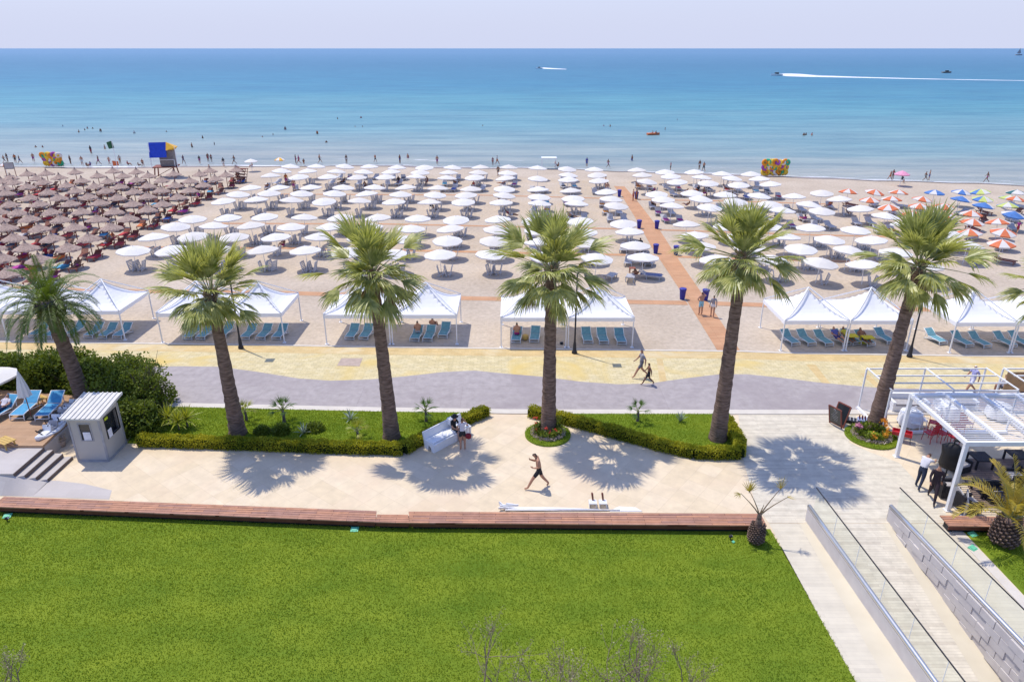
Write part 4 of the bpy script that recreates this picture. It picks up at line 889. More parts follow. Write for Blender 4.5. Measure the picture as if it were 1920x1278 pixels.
for (x, y, ri, n, side, pxx) in spots:
    occ = rnd.random(); where = '%s, %s %s of boardwalk' % (LAB_ROW[ri].replace(' from the', ' from').replace(' nearest the', ' nearest'), nth(n), side)
    if side == 'left' and ri == 9 and n <= 2: continue
    busy = (ri <= 2 and rnd.random() < .7) or (3 <= ri <= 5 and (side == 'right' or n <= 3) and rnd.random() < .75) or (side == 'left' and n <= 3 and ri in (6, 7, 8) and rnd.random() < .4)
    if ri == 0 and rnd.random() < .3: continue
    if busy:
        for k, dx in enumerate((-.75, .75)):
            if no > 290: break
            bed(OM, 'sun_lounger', (x+dx+.2, y-.4+rnd.uniform(-.3, .3), 0), R(rnd.uniform(-15, 15)), 'open plastic lounger, %s bed, %s' % (('left', 'right')[k], where), 'sun lounger', 'open plastic loungers under the white parasols'); no += 1
            if rnd.random() < .5:
                tc = rnd.choice([(.5, .05, .06), (.08, .12, .4), (.6, .25, .05), (.45, .42, .40), (.3, .04, .2), (.05, .05, .06), (.1, .4, .5)])
                mb = MB(); mb.box((0, 0, 0), (.56, 1.25, .025)); mb.box((0, .66, -.08), (.5, .03, .18)); o = mb.build('towel', colmat(tc)); o.location = (x+dx+.2, y-.5, .375)
                tag(o, 'towel spread on the %s open lounger, %s' % (('left', 'right')[k], where), 'towel', 'towels on the beach loungers')
    elif nf < 290:
        b0 = .35 if pxx < 1150 else .9; k2 = 2 if rnd.random() < .85 else 1
        for k in range(k2):
            bed(FM, 'folded_lounger', (x+b0-.35+k*.62+rnd.uniform(-.05, .05), y-.35+rnd.uniform(-.15, .15), 0), R(rnd.uniform(-22, 5)), 'folded white lounger, %s of the stack, %s' % (('left', 'right')[k], where), 'folded lounger', 'folded loungers stood under the white parasols'); nf += 1
for i, (x, y, bi, j) in enumerate(sspots):
    for k, dx in enumerate((-.6, .65)):
        where = 'under straw parasol %s from left, %s row from sea' % (nth(j+1), nth(bi+1))
        rr_ = R(rnd.uniform(-20, 20)); yy = y-.5+rnd.uniform(-.5, .3)
        bed(WM, 'wooden_lounger', (x+dx, yy, 0), rr_, '%s brown wooden lounger %s' % (('left', 'right')[k], where), 'wooden lounger', 'brown wooden loungers under straw parasols')
        if rnd.random() < .62:
            tc = rnd.choice([(.50, .04, .05), (.33, .02, .05), (.5, .05, .05), (.60, .16, .04), (.05, .12, .35), (.5, .45, .42), (.4, .05, .28), (.28, .03, .03), (.03, .03, .05), (.08, .3, .45)])
            mb = MB(); mb.box((0, 0, 0), (.62, 1.3, .03)); mb.box((.32, .1, -.09), (.03, .9, .2)); mb.box((0, .8, .12), (.58, .5, .03), rot=Matrix.Rotation(R(35), 3, 'X')); o = mb.build('towel', colmat(tc)); o.location = (x+dx, yy-.1, .375); o.rotation_euler = (0, 0, rr_)
            tag(o, 'coloured towel on the %s lounger %s' % (('left', 'right')[k], where), 'towel', 'towels on the wooden loungers')
for i, (x, y) in enumerate(cspots):
    if i % 4 == 3: continue
    bed(OM if i % 3 else WM, 'sun_lounger', (x+.4, y-.3, 0), R(rnd.uniform(-70, 60)), 'low lounger in the shade of the %s coloured parasol from the sea side' % nth(i+1), 'sun lounger', 'loungers under the coloured parasols')

# beach people (small in the photo)
TONES = [(.03, .03, .04), (.35, .03, .05), (.05, .08, .3), (.5, .5, .5), (.45, .12, .03), (.3, .03, .2), (.02, .05, .06)]
STY = [('none', 'shorts'), ('bra', 'brief'), ('tee', 'shorts'), ('none', 'short')]
kk = 0
for i, (x, y, bi, j) in enumerate(sspots):
    if rnd.random() < .55:
        ps = rnd.choice(['lounge', 'sit', 'lounge', 'ground']); st = rnd.choice(STY); c = rnd.choice(TONES); dx = rnd.choice((-.6, .65)); zz = 0 if ps != 'sit' else -.06
        loc = (x+dx, y-.4, zz) if ps != 'ground' else (x+dx*2, y-1.3, 0)
        person(loc, R(180+rnd.uniform(-30, 30)) if ps == 'lounge' else rnd.uniform(0, 6), ps, st, rnd.choice(TONES) if st[0] != 'none' else None, c,
               'bather %s by straw parasol %s from left, %s row from sea' % ({'lounge': 'lying back', 'sit': 'sitting up', 'ground': 'sitting on sand'}[ps], nth(j+1), nth(bi+1)), 'bathers among the straw parasols', fem=st[0] == 'bra', skin=rnd.choice((SKIN, SKIN2, SKIN)))
for (x, y, ri, n, side, pxx) in spots:
    p_ = .62 if ri in (1, 2) else .34 if (3 <= ri <= 5 and (side == 'right' or n <= 4)) else .05
    if rnd.random() < p_:
        ps = rnd.choice(['lounge', 'sit', 'lounge', 'ground', 'stand']); st = rnd.choice(STY); dx = rnd.choice((-.55, .95))
        person((x+dx, y-.3-(.8 if ps in ('ground', 'stand') else 0), 0), rnd.uniform(0, 6), ps, st, rnd.choice(TONES) if st[0] != 'none' else None, rnd.choice(TONES),
               'bather %s beside white parasol, %s, %s %s of boardwalk' % ({'lounge': 'lying', 'sit': 'sitting', 'ground': 'on the sand', 'stand': 'standing'}[ps], LAB_ROW[ri].replace(' from the', ' from').replace(' nearest the', ' nearest'), nth(n), side), 'bathers among the white parasols', fem=st[0] == 'bra', skin=rnd.choice((SKIN, SKIN2)))
shorefolk = [(30, 306, 'stand'), (38, 307, 'walk'), (84, 308, 'stand'), (118, 309, 'walk'), (133, 308, 'stand'), (206, 309, 'walk'), (240, 310, 'ground'), (345, 308, 'walk'), (375, 307, 'stand'), (440, 308, 'walk'), (600, 306, 'walk'), (650, 307, 'stand'), (820, 309, 'walk'), (1100, 313, 'stand'), (1140, 314, 'walk'),
 (9, 306, 'walk'), (15, 304, 'stand'), (64, 304, 'walk'), (155, 310, 'stand'), (163, 312, 'ground'), (170, 311.5, 'ground'), (186, 309, 'walk'), (226, 308, 'stand'), (260, 312, 'ground'), (268, 311, 'sit'), (391, 304, 'stand'), (397, 304, 'stand'), (394, 327, 'walk'), (420, 313, 'stand'), (473, 313, 'ground'),
 (555, 307, 'stand'), (561, 308, 'walk'), (570, 309, 'sit'), (704, 305, 'walk'), (750, 307, 'stand'), (924, 310, 'stand'), (932, 309, 'walk'), (934, 330, 'walk'), (1041, 313, 'sit'), (1047, 313, 'ground'), (1257, 320, 'stand'), (1319, 322, 'walk'), (1311, 318, 'stand'),
 (1668, 338, 'walk'), (1673, 337, 'stand'), (1690, 343, 'sit'), (1734, 339, 'walk'), (1741, 338, 'stand'), (1849, 342, 'walk'), (1906, 438, 'walk'), (1187, 377, 'stand'), (1193, 374, 'stand'), (1440, 326, 'stand'), (1458, 327, 'walk'), (1470, 326, 'stand')]
TN = ['dark', 'dark red', 'navy', 'pale grey', 'orange', 'purple', 'black']
for i, (x, y, ps) in enumerate(sorted(shorefolk)):
    st = STY[i % 4]; ci = (i*3) % 7; q = P(x, y)
    person(q, rnd.uniform(0, 6), ps, st, TONES[(i*5+1) % 7] if st[0] != 'none' else None, TONES[ci], 'bather in %s bottoms %s along the waterline, %s from the left' % (TN[ci], {'walk': 'walking', 'stand': 'standing', 'ground': 'crouched', 'sit': 'seated'}[ps], nth(i+1)), 'people along the waterline', fem=st[0] == 'bra', scale=.88 if i % 3 else .78, skin=SKIN2 if i % 2 else SKIN)
wade = [(171, 287, .3), (197, 279, .9), (360, 276, .8), (535, 243, .9), (512, 253, 1.3), (595, 251, .9), (612, 267, 1.25), (118, 237, 1.35), (148, 248, 1.1), (159, 244, 1.3), (164, 241, 1.2), (174, 241, 1.35), (189, 247, .9), (252, 250, 1.1), (312, 247, 1.4), (380, 259, 1.1), (402, 271, 1.2), (67, 276, 1.3), (80, 276, 1.3),
 (633, 223, 1.2), (677, 221, 1.2), (666, 238, 1.4), (680, 238, 1.35), (1144, 237, 1.2), (1132, 236, 1.4), (1247, 243, 1.15), (1507, 254, 1.05), (1511, 253, 1.15), (1522, 254, 1.0), (765, 296, .9), (1185, 301, .7), (492, 257, 1.4), (1270, 225, 1.4), (905, 236, 1.4)]
for i, (x, y, dep) in enumerate(sorted(wade)):
    q = P(x, y, -.1); person((q[0], q[1], -.12-dep), rnd.uniform(0, 6), 'stand', STY[i % 4], TONES[i % 7] if STY[i % 4][0] != 'none' else None, TONES[(i+2) % 7],
        'bather %s deep in the shallow sea, %s swimmer from the left' % ('knee' if dep < .5 else 'waist' if dep < 1.05 else 'chest' if dep < 1.28 else 'neck', nth(i+1)), 'bathers in the sea', skin=SKIN2 if i % 3 else SKIN)

# ------------------------------------------------------------------ beach tents
def tent(x0, x1, y, label, d=4.0, he=2.02, ha=3.5, z=0):
    w_ = x1-x0; root = empty('beach_tent', ((x0+x1)/2, y+d/2, z), label=label, cat='tent', group='white peaked tents in pairs beside the promenade')
    n = 16; vs = []; fs = []
    def hz(u, v):          # u, v in -1..1
        m = max(abs(u), abs(v)); r_ = (1-m); k = min(abs(u), abs(v))/(m+1e-6)
        return he+(ha-.12-he)*(r_**1.65)*(1-.0*k)-.10*math.sin(math.pi*min(1, m))*(1-k)*.6
    for i in range(n+1):
        for j in range(n+1):
            u, v = -1+2*i/n, -1+2*j/n; vs.append((u*w_/2, v*d/2, hz(u, v)))
    for i in range(n):
        for j in range(n): 
            a = i*(n+1)+j; fs.append((a, a+n+1, a+n+2, a+1))
    mb = MB(); mb.add(vs, fs); cn = mb.build('canopy', M['tent'], root)
    mb = MB(); a, b = w_/2+.005, d/2+.005
    for (p, q) in (((-a, -b), (a, -b)), ((a, -b), (a, b)), ((a, b), (-a, b)), ((-a, b), (-a, -b))):
        L = 10; vs = []
        for k in range(L+1):
            t = k/L; x = p[0]+(q[0]-p[0])*t; yy = p[1]+(q[1]-p[1])*t; vs += [(x, yy, he+.01), (x*1.004, yy*1.004, he-.24-.015*math.sin(k*2.1))]
        mb.add(vs, [(2*k, 2*k+1, 2*k+3, 2*k+2) for k in range(L)])
    mb.build('valance', M['tent'], root)
    for sx_ in (-1, 1):
        for sy_ in (-1, 1):
            mb = MB(); mb.bar((sx_*(a-.04), sy_*(b-.04), 0), (sx_*(a-.04), sy_*(b-.04), he+.05), .065); mb.box((sx_*(a-.04), sy_*(b-.04), .01), (.2, .2, .02)); mb.build('leg', M['white'], root)
            mb = MB(); mb.bar((sx_*(a-.02), sy_*(b-.02), he+.05), (0, 0, ha+.02), .055); mb.build('strut', M['white'], root)
    mb = MB()
    for sx_, sy_ in ((-1, -1), (1, -1), (1, 1), (-1, 1)):   # seams along the ridges
        pts = [(sx_*a*t, sy_*b*t, hz(t, t)+.012) for t in np.linspace(.03, .995, 12)]
        mb.tube(pts, .012, 4)
    mb.build('seams', M['cush'], root); return root
def tpair(a, m, b, la, lb):
    ys = P(*m)[1]+.05; X = [P(*q)[0] for q in (a, m, b)]
    tent(X[0], X[1]-.04, ys, la); tent(X[1]+.04, X[2], ys, lb)
tpair((16, 636), (124, 638), (232, 640), 'white peaked tent partly behind the date palm crown', 'white peaked tent right of the date palm, over blue loungers')
tpair((304, 642), (418, 643), (533, 644), 'white tent behind the leftmost fan palm crown', 'white tent just right of the leftmost fan palm')
tpair((612, 645), (734, 646), (857, 650), 'white tent left of the second fan palm trunk', 'white tent right of the second fan palm, two sunbathers beneath')
tpair((939, 645), (1063, 652), (1187, 654), 'white tent left of the middle fan palm trunk', 'white tent between the middle palm and the boardwalk')
tpair((1465, 660), (1584, 658), (1702, 659), 'first white tent right of the boardwalk', 'white tent beside the leaning right palm, yellow towels beneath')
tpair((1777, 660), (1895, 662), (2012, 664), 'white tent right of the leaning palm and third street lamp', 'white tent cut by the right edge of the photo')
tent(P(-90, 634)[0], P(10, 636)[0], 42.3, 'white tent cut by the left edge of the photo')

# sling loungers
def sling_proto(name, m):
    root = empty(name, (0, 0, 0), label='x', cat='sun lounger'); mb = MB(); W_ = .33
    for s_ in (-1, 1):
        x = s_*W_
        mb.tube([(x, -.95, .30), (x, -.4, .33), (x, .3, .34)], .025, 6); mb.tube([(x, .3, .34), (x, .62, .58), (x, .92, .76)], .025, 6)
        mb.tube([(x, -.93, .30), (x, -.98, .02)], .025, 6); mb.tube([(x, -.5, .32), (x, 0, .22), (x, .5, .12), (x, .72, .01)], .025, 6); mb.tube([(x, .72, .02), (x, .6, .3), (x, .62, .58)], .02, 6)
    for y, z in ((-.95, .30), (-.96, .12), (.3, .32), (.92, .76), (.7, .05)): mb.tube([(-W_, y, z), (W_, y, z)], .02, 6)
    mb.build('frame', M['white'], root, smooth=True)
    def sl(pts):
        mb = MB(); n = len(pts); vs = []
        for (y, z) in pts: vs += [(-W_+.02, y, z), (W_-.02, y, z)]
        vs2 = [(a, b, c-.015) for a, b, c in vs]; mb.add(vs+vs2, [(2*i, 2*i+1, 2*i+3, 2*i+2) for i in range(n-1)]+[(2*n+2*i, 2*n+2*i+2, 2*n+2*i+3, 2*n+2*i+1) for i in range(n-1)]); return mb
    sl([(-.92, .305), (-.4, .325), (.28, .345)]).build('seat', M[m], root); sl([(.31, .36), (.6, .575), (.91, .76)]).build('backrest', M[m], root)
    return root
LT = [((78, 630), 0), ((104, 632), 0), ((146, 628), 0), ((180, 631), 0), ((206, 632), 0), ((233, 632), 0), ((363, 634), 0), ((387, 634), 0), ((426, 630), 0), ((469, 634), 0), ((498, 634), 0), ((527, 634), 0),
      ((662, 634), 0), ((688, 634), 0), ((782, 637), 1), ((806, 637), 0), ((834, 631), 0), ((969, 640), 1), ((1003, 639), 0), ((1100, 641), 0), ((1129, 642), 0), ((1162, 643), 0),
      ((1479, 645), 0), ((1509, 645), 0), ((1541, 646), 0), ((1573, 645), 2), ((1592, 644), 2), ((1618, 646), 2), ((1655, 642), 0), ((1751, 643), 3), ((1800, 648), 0), ((1833, 649), 0), ((1880, 649), 0), ((1908, 648), 0)]
TENTN = [(250, 'the leftmost tents'), (560, 'the tents at the leftmost fan palm'), (870, 'the tents at the second palm'), (1200, 'the tents at the middle palm'), (1705, 'the tents right of the boardwalk'), (2100, 'the rightmost tents')]
pr = {'teal': (sling_proto('sun_lounger', 'teal'), [False])}; cnt = {}
for (q, k) in LT:
    tn = next(t for l, t in TENTN if q[0] < l); cnt[tn] = cnt.get(tn, 0)+1; B = P(q[0], q[1]-4)
    ang = R(-6) if B[0] < 3 else R(2) if B[0] < 10 else R(14)
    lab = '%s lounger from the left under %s' % (nth(cnt[tn])+' teal', tn) if k != 3 else 'pale lounger standing in full sun left of the rightmost tents'
    place(pr['teal'][0], pr['teal'][1], B, ang, lab, 'teal sling loungers under the tents', (.92, .76, .86))
def tent_person(x, y, ps, st, top, bot, lab, rz, dz=0, **k):
    B = P(x, y); return person((B[0], B[1], dz), rz, ps, st, top, bot, lab, fine=True, **k)
tent_person(784, 632, 'sit', ('none', 'shorts'), None, (.4, .4, .42), 'bare backed sunbather sitting on the left lounger at the second palm tent', R(15), -.12)
tent_person(812, 622, 'ground', ('none', 'shorts'), None, (.1, .1, .2), 'bare backed sunbather behind the teal loungers at the second palm tent', R(-15), .2)
tent_person(969, 636, 'sit', ('none', 'shorts'), None, (.35, .03, .16), 'person in magenta trunks sitting under the middle palm tent', R(0), -.1)
tent_person(1566, 641, 'lounge', ('tee', 'shorts'), (.08, .10, .35), (.05, .05, .2), 'person in blue lying left under the tent by the boardwalk side post', R(190))
tent_person(1584, 641, 'lounge', ('tee', 'shorts'), (.45, .42, .06), (.05, .05, .2), 'person in yellow top lying beside the tent post', R(190), skin=SKIN2)
tent_person(1615, 643, 'lounge', ('none', 'shorts'), None, (.05, .05, .25), 'sunbather lying with raised knee next to the yellow towel', R(185), skin=SKIN2)
for i, (x, y, lb) in enumerate(((1594, 645, 'yellow towel hanging behind the white tent post'), (1624, 648, 'large yellow towel draped over the lounger back'))):
    B = P(x, y); mb = MB(); mb.box((0, .28, .30), (.72, .03, .58)); mb.box((0, 0, .60), (.72, .58, .03)); o = mb.build('towel', colmat((.52, .46, .03))); o.location = B; tag(o, lb, 'towel')
B = P(985, 637); mb = MB(); mb.lathe([(.10, 0), (.2, .08), (.2, .32), (.12, .38)], 12); o = mb.build('beach_bag', M['ywood'], smooth=True); o.location = B; tag(o, 'small tan bag on the sand between two teal loungers', 'bag')
B = P(1053, 645); mb = MB(); mb.lathe([(.08, 0), (.12, .05), (.1, .14)], 10); o = mb.build('beach_bag', M['darkm'], smooth=True); o.location = B; tag(o, 'small dark bag left of the tent post by the middle lamp', 'bag')
B = P(1463-6+5, 648); 

# street lamps
def lamp(bx, lab):
    B = P(*bx, .02); root = empty('street_lamp', B, label=lab, cat='street lamp', group='dark street lamps along the promenade')
    mb = MB(); mb.lathe([(.17, 0), (.17, .12), (.12, .2), (.10, .6), (.07, .75), (.055, 1.0), (.045, 5.2)], 12); mb.build('post', M['darkm'], root, smooth=True)
    mb = MB(); mb.bar((0, 0, 5.2), (.5, -.35, 5.35), .05); mb.build('arm', M['darkm'], root)
    mb = MB(); mb.lathe([(.12, 5.08), (.36, 5.16), (.36, 5.22), (.1, 5.34)], 4, c=(.62, -.43, 0)); h = mb.build('lamp_head', M['darkm'], root); return root
lamp((452, 653), 'dark street lamp behind the leftmost fan palm trunk'); lamp((1077, 662), 'dark street lamp in front of the middle tents'); lamp((1705, 669), 'dark street lamp behind the leaning right palm')

# litter bins
root = empty('litter_bin', (0, 0, 0), label='x', cat='litter bin'); mb = MB(); mb.lathe([(.20, 0), (.23, .1), (.30, .78), (.31, .8)], 14); mb.build('barrel', M['bin'], root, smooth=True); mb = MB(); mb.lathe([(.33, .8), (.33, .9), (.28, .93)], 14); mb.build('rim', M['bin'], root); used = [False]
for i, (x, y, lab) in enumerate(((1161, 369, 'left bin of the pair farthest up the boardwalk'), (1193, 373, 'right bin of the pair farthest up the boardwalk'), (1198, 428, 'left bin of the middle pair on the boardwalk'), (1231, 429, 'right bin of the middle pair on the boardwalk'),
    (1229, 475, 'left bin of the pair at the second cross walk'), (1267, 478, 'right bin of the pair at the second cross walk'), (1279, 561, 'left bin of the pair nearest the promenade'), (1322, 563, 'right bin nearest the promenade, behind the couple'))):
    place(root, used, P(x, y), 0, 'cobalt blue '+lab, 'blue litter bins along the boardwalk', (.82, .82, .95))

# front open loungers by the boardwalk
for (x, y, a, lab, c) in ((1181, 527, 165, 'white lounger with pale cushion left of the front parasol pole', None), (1220, 522, 70, 'lounger with slate blue cover in the parasol shadow', (.16, .20, .36)), (1143, 524, 150, 'white lounger in shade beside the third palm crown', None), (1207, 496, 80, 'lounger in shade under the front right parasol', None)):
    B = P(x, y); bed(OM, 'sun_lounger', B, R(a), lab, 'sun lounger', None)
    if c: mb = MB(); mb.box((0, 0, .385), (.64, 1.7, .05)); o = mb.build('cushion', colmat(c)); o.location = B; o.rotation_euler = (0, 0, R(a)); tag(o, 'slate blue cushion on the lounger right of the front parasol pole', 'cushion')
B = P(1185, 512); root = empty('beach_table', B, label='small brown wooden table beside the white front lounger', cat='table')
mb = MB(); mb.box((0, 0, .46), (.5, .5, .04)); mb.build('table_top', M['wood'], root)
for sx_ in (-1, 1):
    for sy_ in (-1, 1): mb = MB(); mb.bar((sx_*.21, sy_*.21, 0), (sx_*.21, sy_*.21, .44), .05); mb.build('leg', M['wood'], root)

# walkers on the boardwalk and promenade
person(P(1313, 590, .016), R(12), 'akimbo', ('none', 'shorts'), None, (.25, .5, .58), 'shirtless man in pale blue shorts walking to the sea on the boardwalk', fine=True)
person(P(1335, 594, .016), R(-8), 'stand', ('long', 'brief'), (.28, .27, .30), (.7, .68, .66), 'woman in grey shirt and white bottoms beside the shirtless man', fine=True, fem=True, scale=.95)
o = person(P(1201, 707, .024), R(97), 'walk', ('tee', 'shorts'), (.30, .30, .33), (.16, .155, .17), 'man in pale shirt and grey shorts striding along the yellow paving', fine=True, scale=1.03); o.rotation_euler = (0, R(0), R(97))
person(P(1215, 721, .028), R(85), 'walk', ('none', 'shorts'), None, (.02, .02, .025), 'bare chested boy in black shorts walking beside the man', fine=True, scale=.80, skin=SKIN2)
person(P(1010, 914, .03), R(97), 'stride', ('none', 'shorts'), None, (.02, .02, .025), 'shirtless man in black shorts striding across the plaza, head bowed', fine=True, scale=1.08)
person(P(1817, 737, .03), R(100), 'walk', ('tee', 'shorts'), (.42, .42, .70), (.65, .65, .8), 'person in white hat and pale lilac clothes walking behind the pergola', fine=True, hair=M['white'])

# ------------------------------------------------------------------ white park bench and the two women
A_, B_ = Vector(P(826, 849, .03)), Vector(P(876, 822, .03)); c = (A_+B_)/2; d = (B_-A_); ang = math.atan2(d.y, d.x); L_ = 2.45
root = empty('park_bench', (c.x-.3, c.y+.45, .03), rz=ang, label='long white moulded bench beside the clipped hedge', cat='bench')
prof = [(-.32, 0), (-.12, 0), (-.10, .2), (0, .27), (.10, .2), (.12, 0), (.34, 0), (.40, .45), (.48, .84), (.41, .86), (.30, .48), (-.34, .43)]
mb = MB(); n = len(prof)
for xx_ in (-L_/2, L_/2):
    pass
vs = [(-L_/2, y, z) for y, z in prof]+[(L_/2, y, z) for y, z in prof]
mb.add(vs, [tuple(range(n)), tuple(range(n, 2*n))[::-1]]+[(i, n+i, n+(i+1) % n, (i+1) % n) for i in range(n)])
mb.build('bench_body', M['white'], root)
for x in (-.8, 0, .8): mb = MB(); mb.box((x, .0, .475), (.76, .50, .04)); mb.build('seat_panel', M['white'], root)
bx = Matrix.Rotation(ang, 4, 'Z'); w1 = Vector(root.location)+bx @ Vector((.42, .02, -.06))
person(w1, ang+R(180), 'sit', ('tee', 'shorts'), (.02, .02, .022), (.02, .02, .022), 'seated woman in black with a black sun hat on the white bench', fine=True, fem=True)
hat = MB(); hat.lathe([(.02, -.02), (.17, -.03), (.19, 0), (.10, .02), (.09, .10), (.04, .13)], 18); o = hat.build('sun_hat', M['black'], smooth=True); hv = Vector((-math.sin(ang+math.pi), math.cos(ang+math.pi), 0)); o.location = w1+hv*.055+Vector((0, 0, 1.245)); tag(o, 'black sun hat worn by the seated woman', 'hat')
mb = MB(); mb.prism([(-.16, -.12), (.16, -.14), (.17, .12), (-.15, .14)], 0, .30); o = mb.build('white_bag', M['white']); o.location = w1+bx @ Vector((.05, .30, .72)); o.rotation_euler = (R(10), 0, ang); tag(o, 'white bag propped on the bench back behind the seated woman', 'bag')
w2 = Vector(P(868, 843, .03)); person(w2, R(10), 'hands_face', ('tank', 'short'), (.62, .58, .62), (.03, .03, .03), 'standing woman in white top and black shorts with red bag', fine=True, fem=True, hair=HAIRB)
mb = MB(); mb.lathe([(.03, 0), (.13, .06), (.15, .2), (.10, .3)], 12, sy=.5); mb.tube([(-.08, 0, .28), (-.06, 0, .6), (.0, 0, .68), (.06, 0, .6), (.08, 0, .28)], .008, 5); o = mb.build('red_bag', colmat((.22, .02, .03)), smooth=True); o.location = w2+Vector((.28, -.06, .62)); tag(o, 'dark red shoulder bag of the standing woman', 'bag')

# ------------------------------------------------------------------ hardwood benches along the lawn
def longbench(p_back, p_front, label, z=.42):
    bl, br = Vector(P(*p_back[0], z)), Vector(P(*p_back[1], z)); fl, fr = Vector(P(*p_front[0], z)), Vector(P(*p_front[1], z)); o0 = Vector((fl.x, fl.y, .03))
    root = empty('hardwood_bench', o0, label=label, cat='bench', group='long hardwood benches edging the lawns')
    n = 5
    for k in range(n):
        t0, t1 = k/n+.012, (k+1)/n-.012
        a = fl.lerp(bl, t0); b = fr.lerp(br, t0); c_ = fr.lerp(br, t1); d_ = fl.lerp(bl, t1)
        MB().prism([(q-o0)[:2] for q in (a, b, c_, d_)], z-.08, z-.03).build('seat_slat', M['bench'], root)
    i_ = .03; q0, q1 = (fl-o0), (fr-o0); dirn = (q1-q0).normalized(); nn_ = Vector((dirn.y, -dirn.x, 0))
    def pl(a, b): return q0+dirn*a-nn_*b
    L = (q1-q0).length
    MB().prism([pl(0.02, .02)[:2], pl(L-.02, .02)[:2], pl(L-.02, .06)[:2], pl(.02, .06)[:2]], z-.24, z-.08).build('fascia', M['benchface'], root)
    MB().prism([pl(0.1, .16)[:2], pl(L-.1, .16)[:2], pl(L-.1, .5)[:2], pl(.1, .5)[:2]], -.03, z-.08).build('base', M['black'], root)
    return root
longbench([(8, 930), (706, 957)], [(-18, 949), (704, 978)], 'long hardwood slat bench along the left part of the lawn')
longbench([(707, 963.5), (765, 964)], [(704, 978), (768, 979.5)], 'short narrow bench piece joining the two long lawn benches')
longbench([(766, 958), (1426, 962)], [(768, 979.5), (1438, 985)], 'long hardwood slat bench ending at the small bare palm')
longbench([(1762, 965), (1960, 970)], [(1780, 985), (1985, 990)], 'hardwood bench in front of the slatted pergola')

# things lying on the plaza behind the bench
a, b = Vector(P(938, 953, .07)), Vector(P(1138, 956, .07))
root = empty('folded_parasol', a, label='white parasol lying folded on the plaza behind the bench', cat='parasol')
mb = MB(); mb.tube([(.3, 0, 0), tuple((b-a)*.6), tuple(b-a)], [.075, .085, .03], 8); mb.tube([(.2, -.12, .02), (4.9, -.10, 0)], .03, 6); mb.build('pole', M['white'], root, smooth=True)
mb = MB(); r = random.Random(2)
for i in range(8): mb.bar((r.uniform(-.25, .3), r.uniform(-.15, .2), r.uniform(0, .2)), (r.uniform(0, .75), r.uniform(-.2, .15), r.uniform(0, .15)), .04, .08)
mb.build('ribs', M['white'], root)
mb = MB(); a2, b2 = Vector(P(1160, 955, .05)), Vector(P(1200, 957, .05)); mb.prism([q[:2] for q in px([(1143, 960), (1160, 951), (1192, 953), (1204, 960)])], .031, .06); tag(mb.build('white_cloth', M['white']), 'flat white cloth lying at the right end of the folded parasol', 'cloth')
for i, x in enumerate((1111, 1130)):
    B = P(x, 948, .03); root = empty('step_stool', B, label=('white slatted stool with dark upright, left one', 'white slatted stool with dark upright, right one')[i], cat='stool', group='pair of stools by the folded parasol')
    mb = MB()
    for k in range(4): mb.box((0, -.12+k*.08, .20), (.32, .06, .03))
    mb.box((-.14, 0, .09), (.03, .3, .18)); mb.box((.14, 0, .09), (.03, .3, .18)); mb.build('seat', M['white'], root)
    mb = MB(); mb.tube([(.02, .1, .2), (-.02, .16, .5), (-.04, .17, .55)], [.035, .045, .02], 8); mb.build('upright', M['wood'], root)
# flood lights and covers in the lawn
for i, (x, y) in enumerate(((665, 992), (14, 967), (1824, 1001), (1824, 1027), (1375, 1015))):
    B = P(x, y, .06); mb = MB(); mb.box((0, 0, 0), (.30, .24, .05)); mb.box((0, .0, .035), (.2, .16, .02)); mb.box((0, -.1, -.03), (.06, .06, .1)); o = mb.build('lawn_light', M['mint']); o.location = B; o.rotation_euler = (R(12), 0, R(10*i)); o.scale = (1, 1, 1) if i < 4 else (.4,)*3
    tag(o, ('pale mint lawn light near the middle of the bench', 'pale mint lawn light at the far left of the lawn', 'mint lawn light near the right bench', 'mint lawn light nearer the kerb on the right lawn', 'tiny green light left of the bare palm')[i], 'lawn light', 'mint green lights in the lawns')
for i, (x, y) in enumerate(((14, 977), (1369, 1011))):
    B = P(x, y, .03); root = empty('spotlight', B, label=('small black spotlight at the far left of the lawn', 'small black spotlight left of the bare palm')[i], cat='spotlight'); mb = MB(); mb.tube([(0, 0, 0), (0, 0, .1)], .02, 6); mb.build('spike', M['black'], root)
    mb = MB(); mb.tube([(-.06, 0, .13), (.06, .02, .16)], [.05, .065], 10); mb.build('lamp_body', M['black'], root); mb = MB(); mb.tube([(.061, .02, .16), (.068, .022, .162)], .05, 10); mb.build('lens', M['white'], root)

# ------------------------------------------------------------------ grey booth
bx0, bx1, by0, by1, bh = -19.86, -18.50, 27.45, 29.0, 2.2
root = empty('ticket_booth', (bx0, by0, .03), label='small grey panel booth with ribbed sloping roof beside the steps', cat='booth'); W_, D_ = bx1-bx0, by1-by0; t = .05
def wall_with_hole(mb, p, u, L, Hh, hole, th, m=0):     # wall in plane p + u*s, up z; hole = (s0, s1, z0, z1)
    u = Vector(u); n = Vector((u.y, -u.x, 0)); s0, s1, z0, z1 = hole
    for a, b, c, d in ((0, s0, 0, Hh), (s1, L, 0, Hh), (s0, s1, 0, z0), (s0, s1, z1, Hh)):
        cen = Vector(p)+u*(a+b)/2+Vector((0, 0, (c+d)/2)); mb.box(cen, (b-a, th, d-c), rz=math.atan2(u.y, u.x), m=m)
mb = MB(); wall_with_hole(mb, (0, 0, 0), (1, 0, 0), W_, bh, (.42, .92, 1.12, 1.95), t); mb.build('front_wall', M['booth'], root)
mb = MB(); wall_with_hole(mb, (W_, t, 0), (0, 1, 0), D_-t, bh+.05, (.3, 1.3, 1.02, 2.05), t); mb.build('side_wall', M['booth'], root)
mb = MB(); mb.box((0, D_/2, bh/2), (t, D_-2*t, bh)); mb.box((W_/2, D_, bh/2), (W_, t, bh)); mb.build('rear_walls', M['booth'], root)
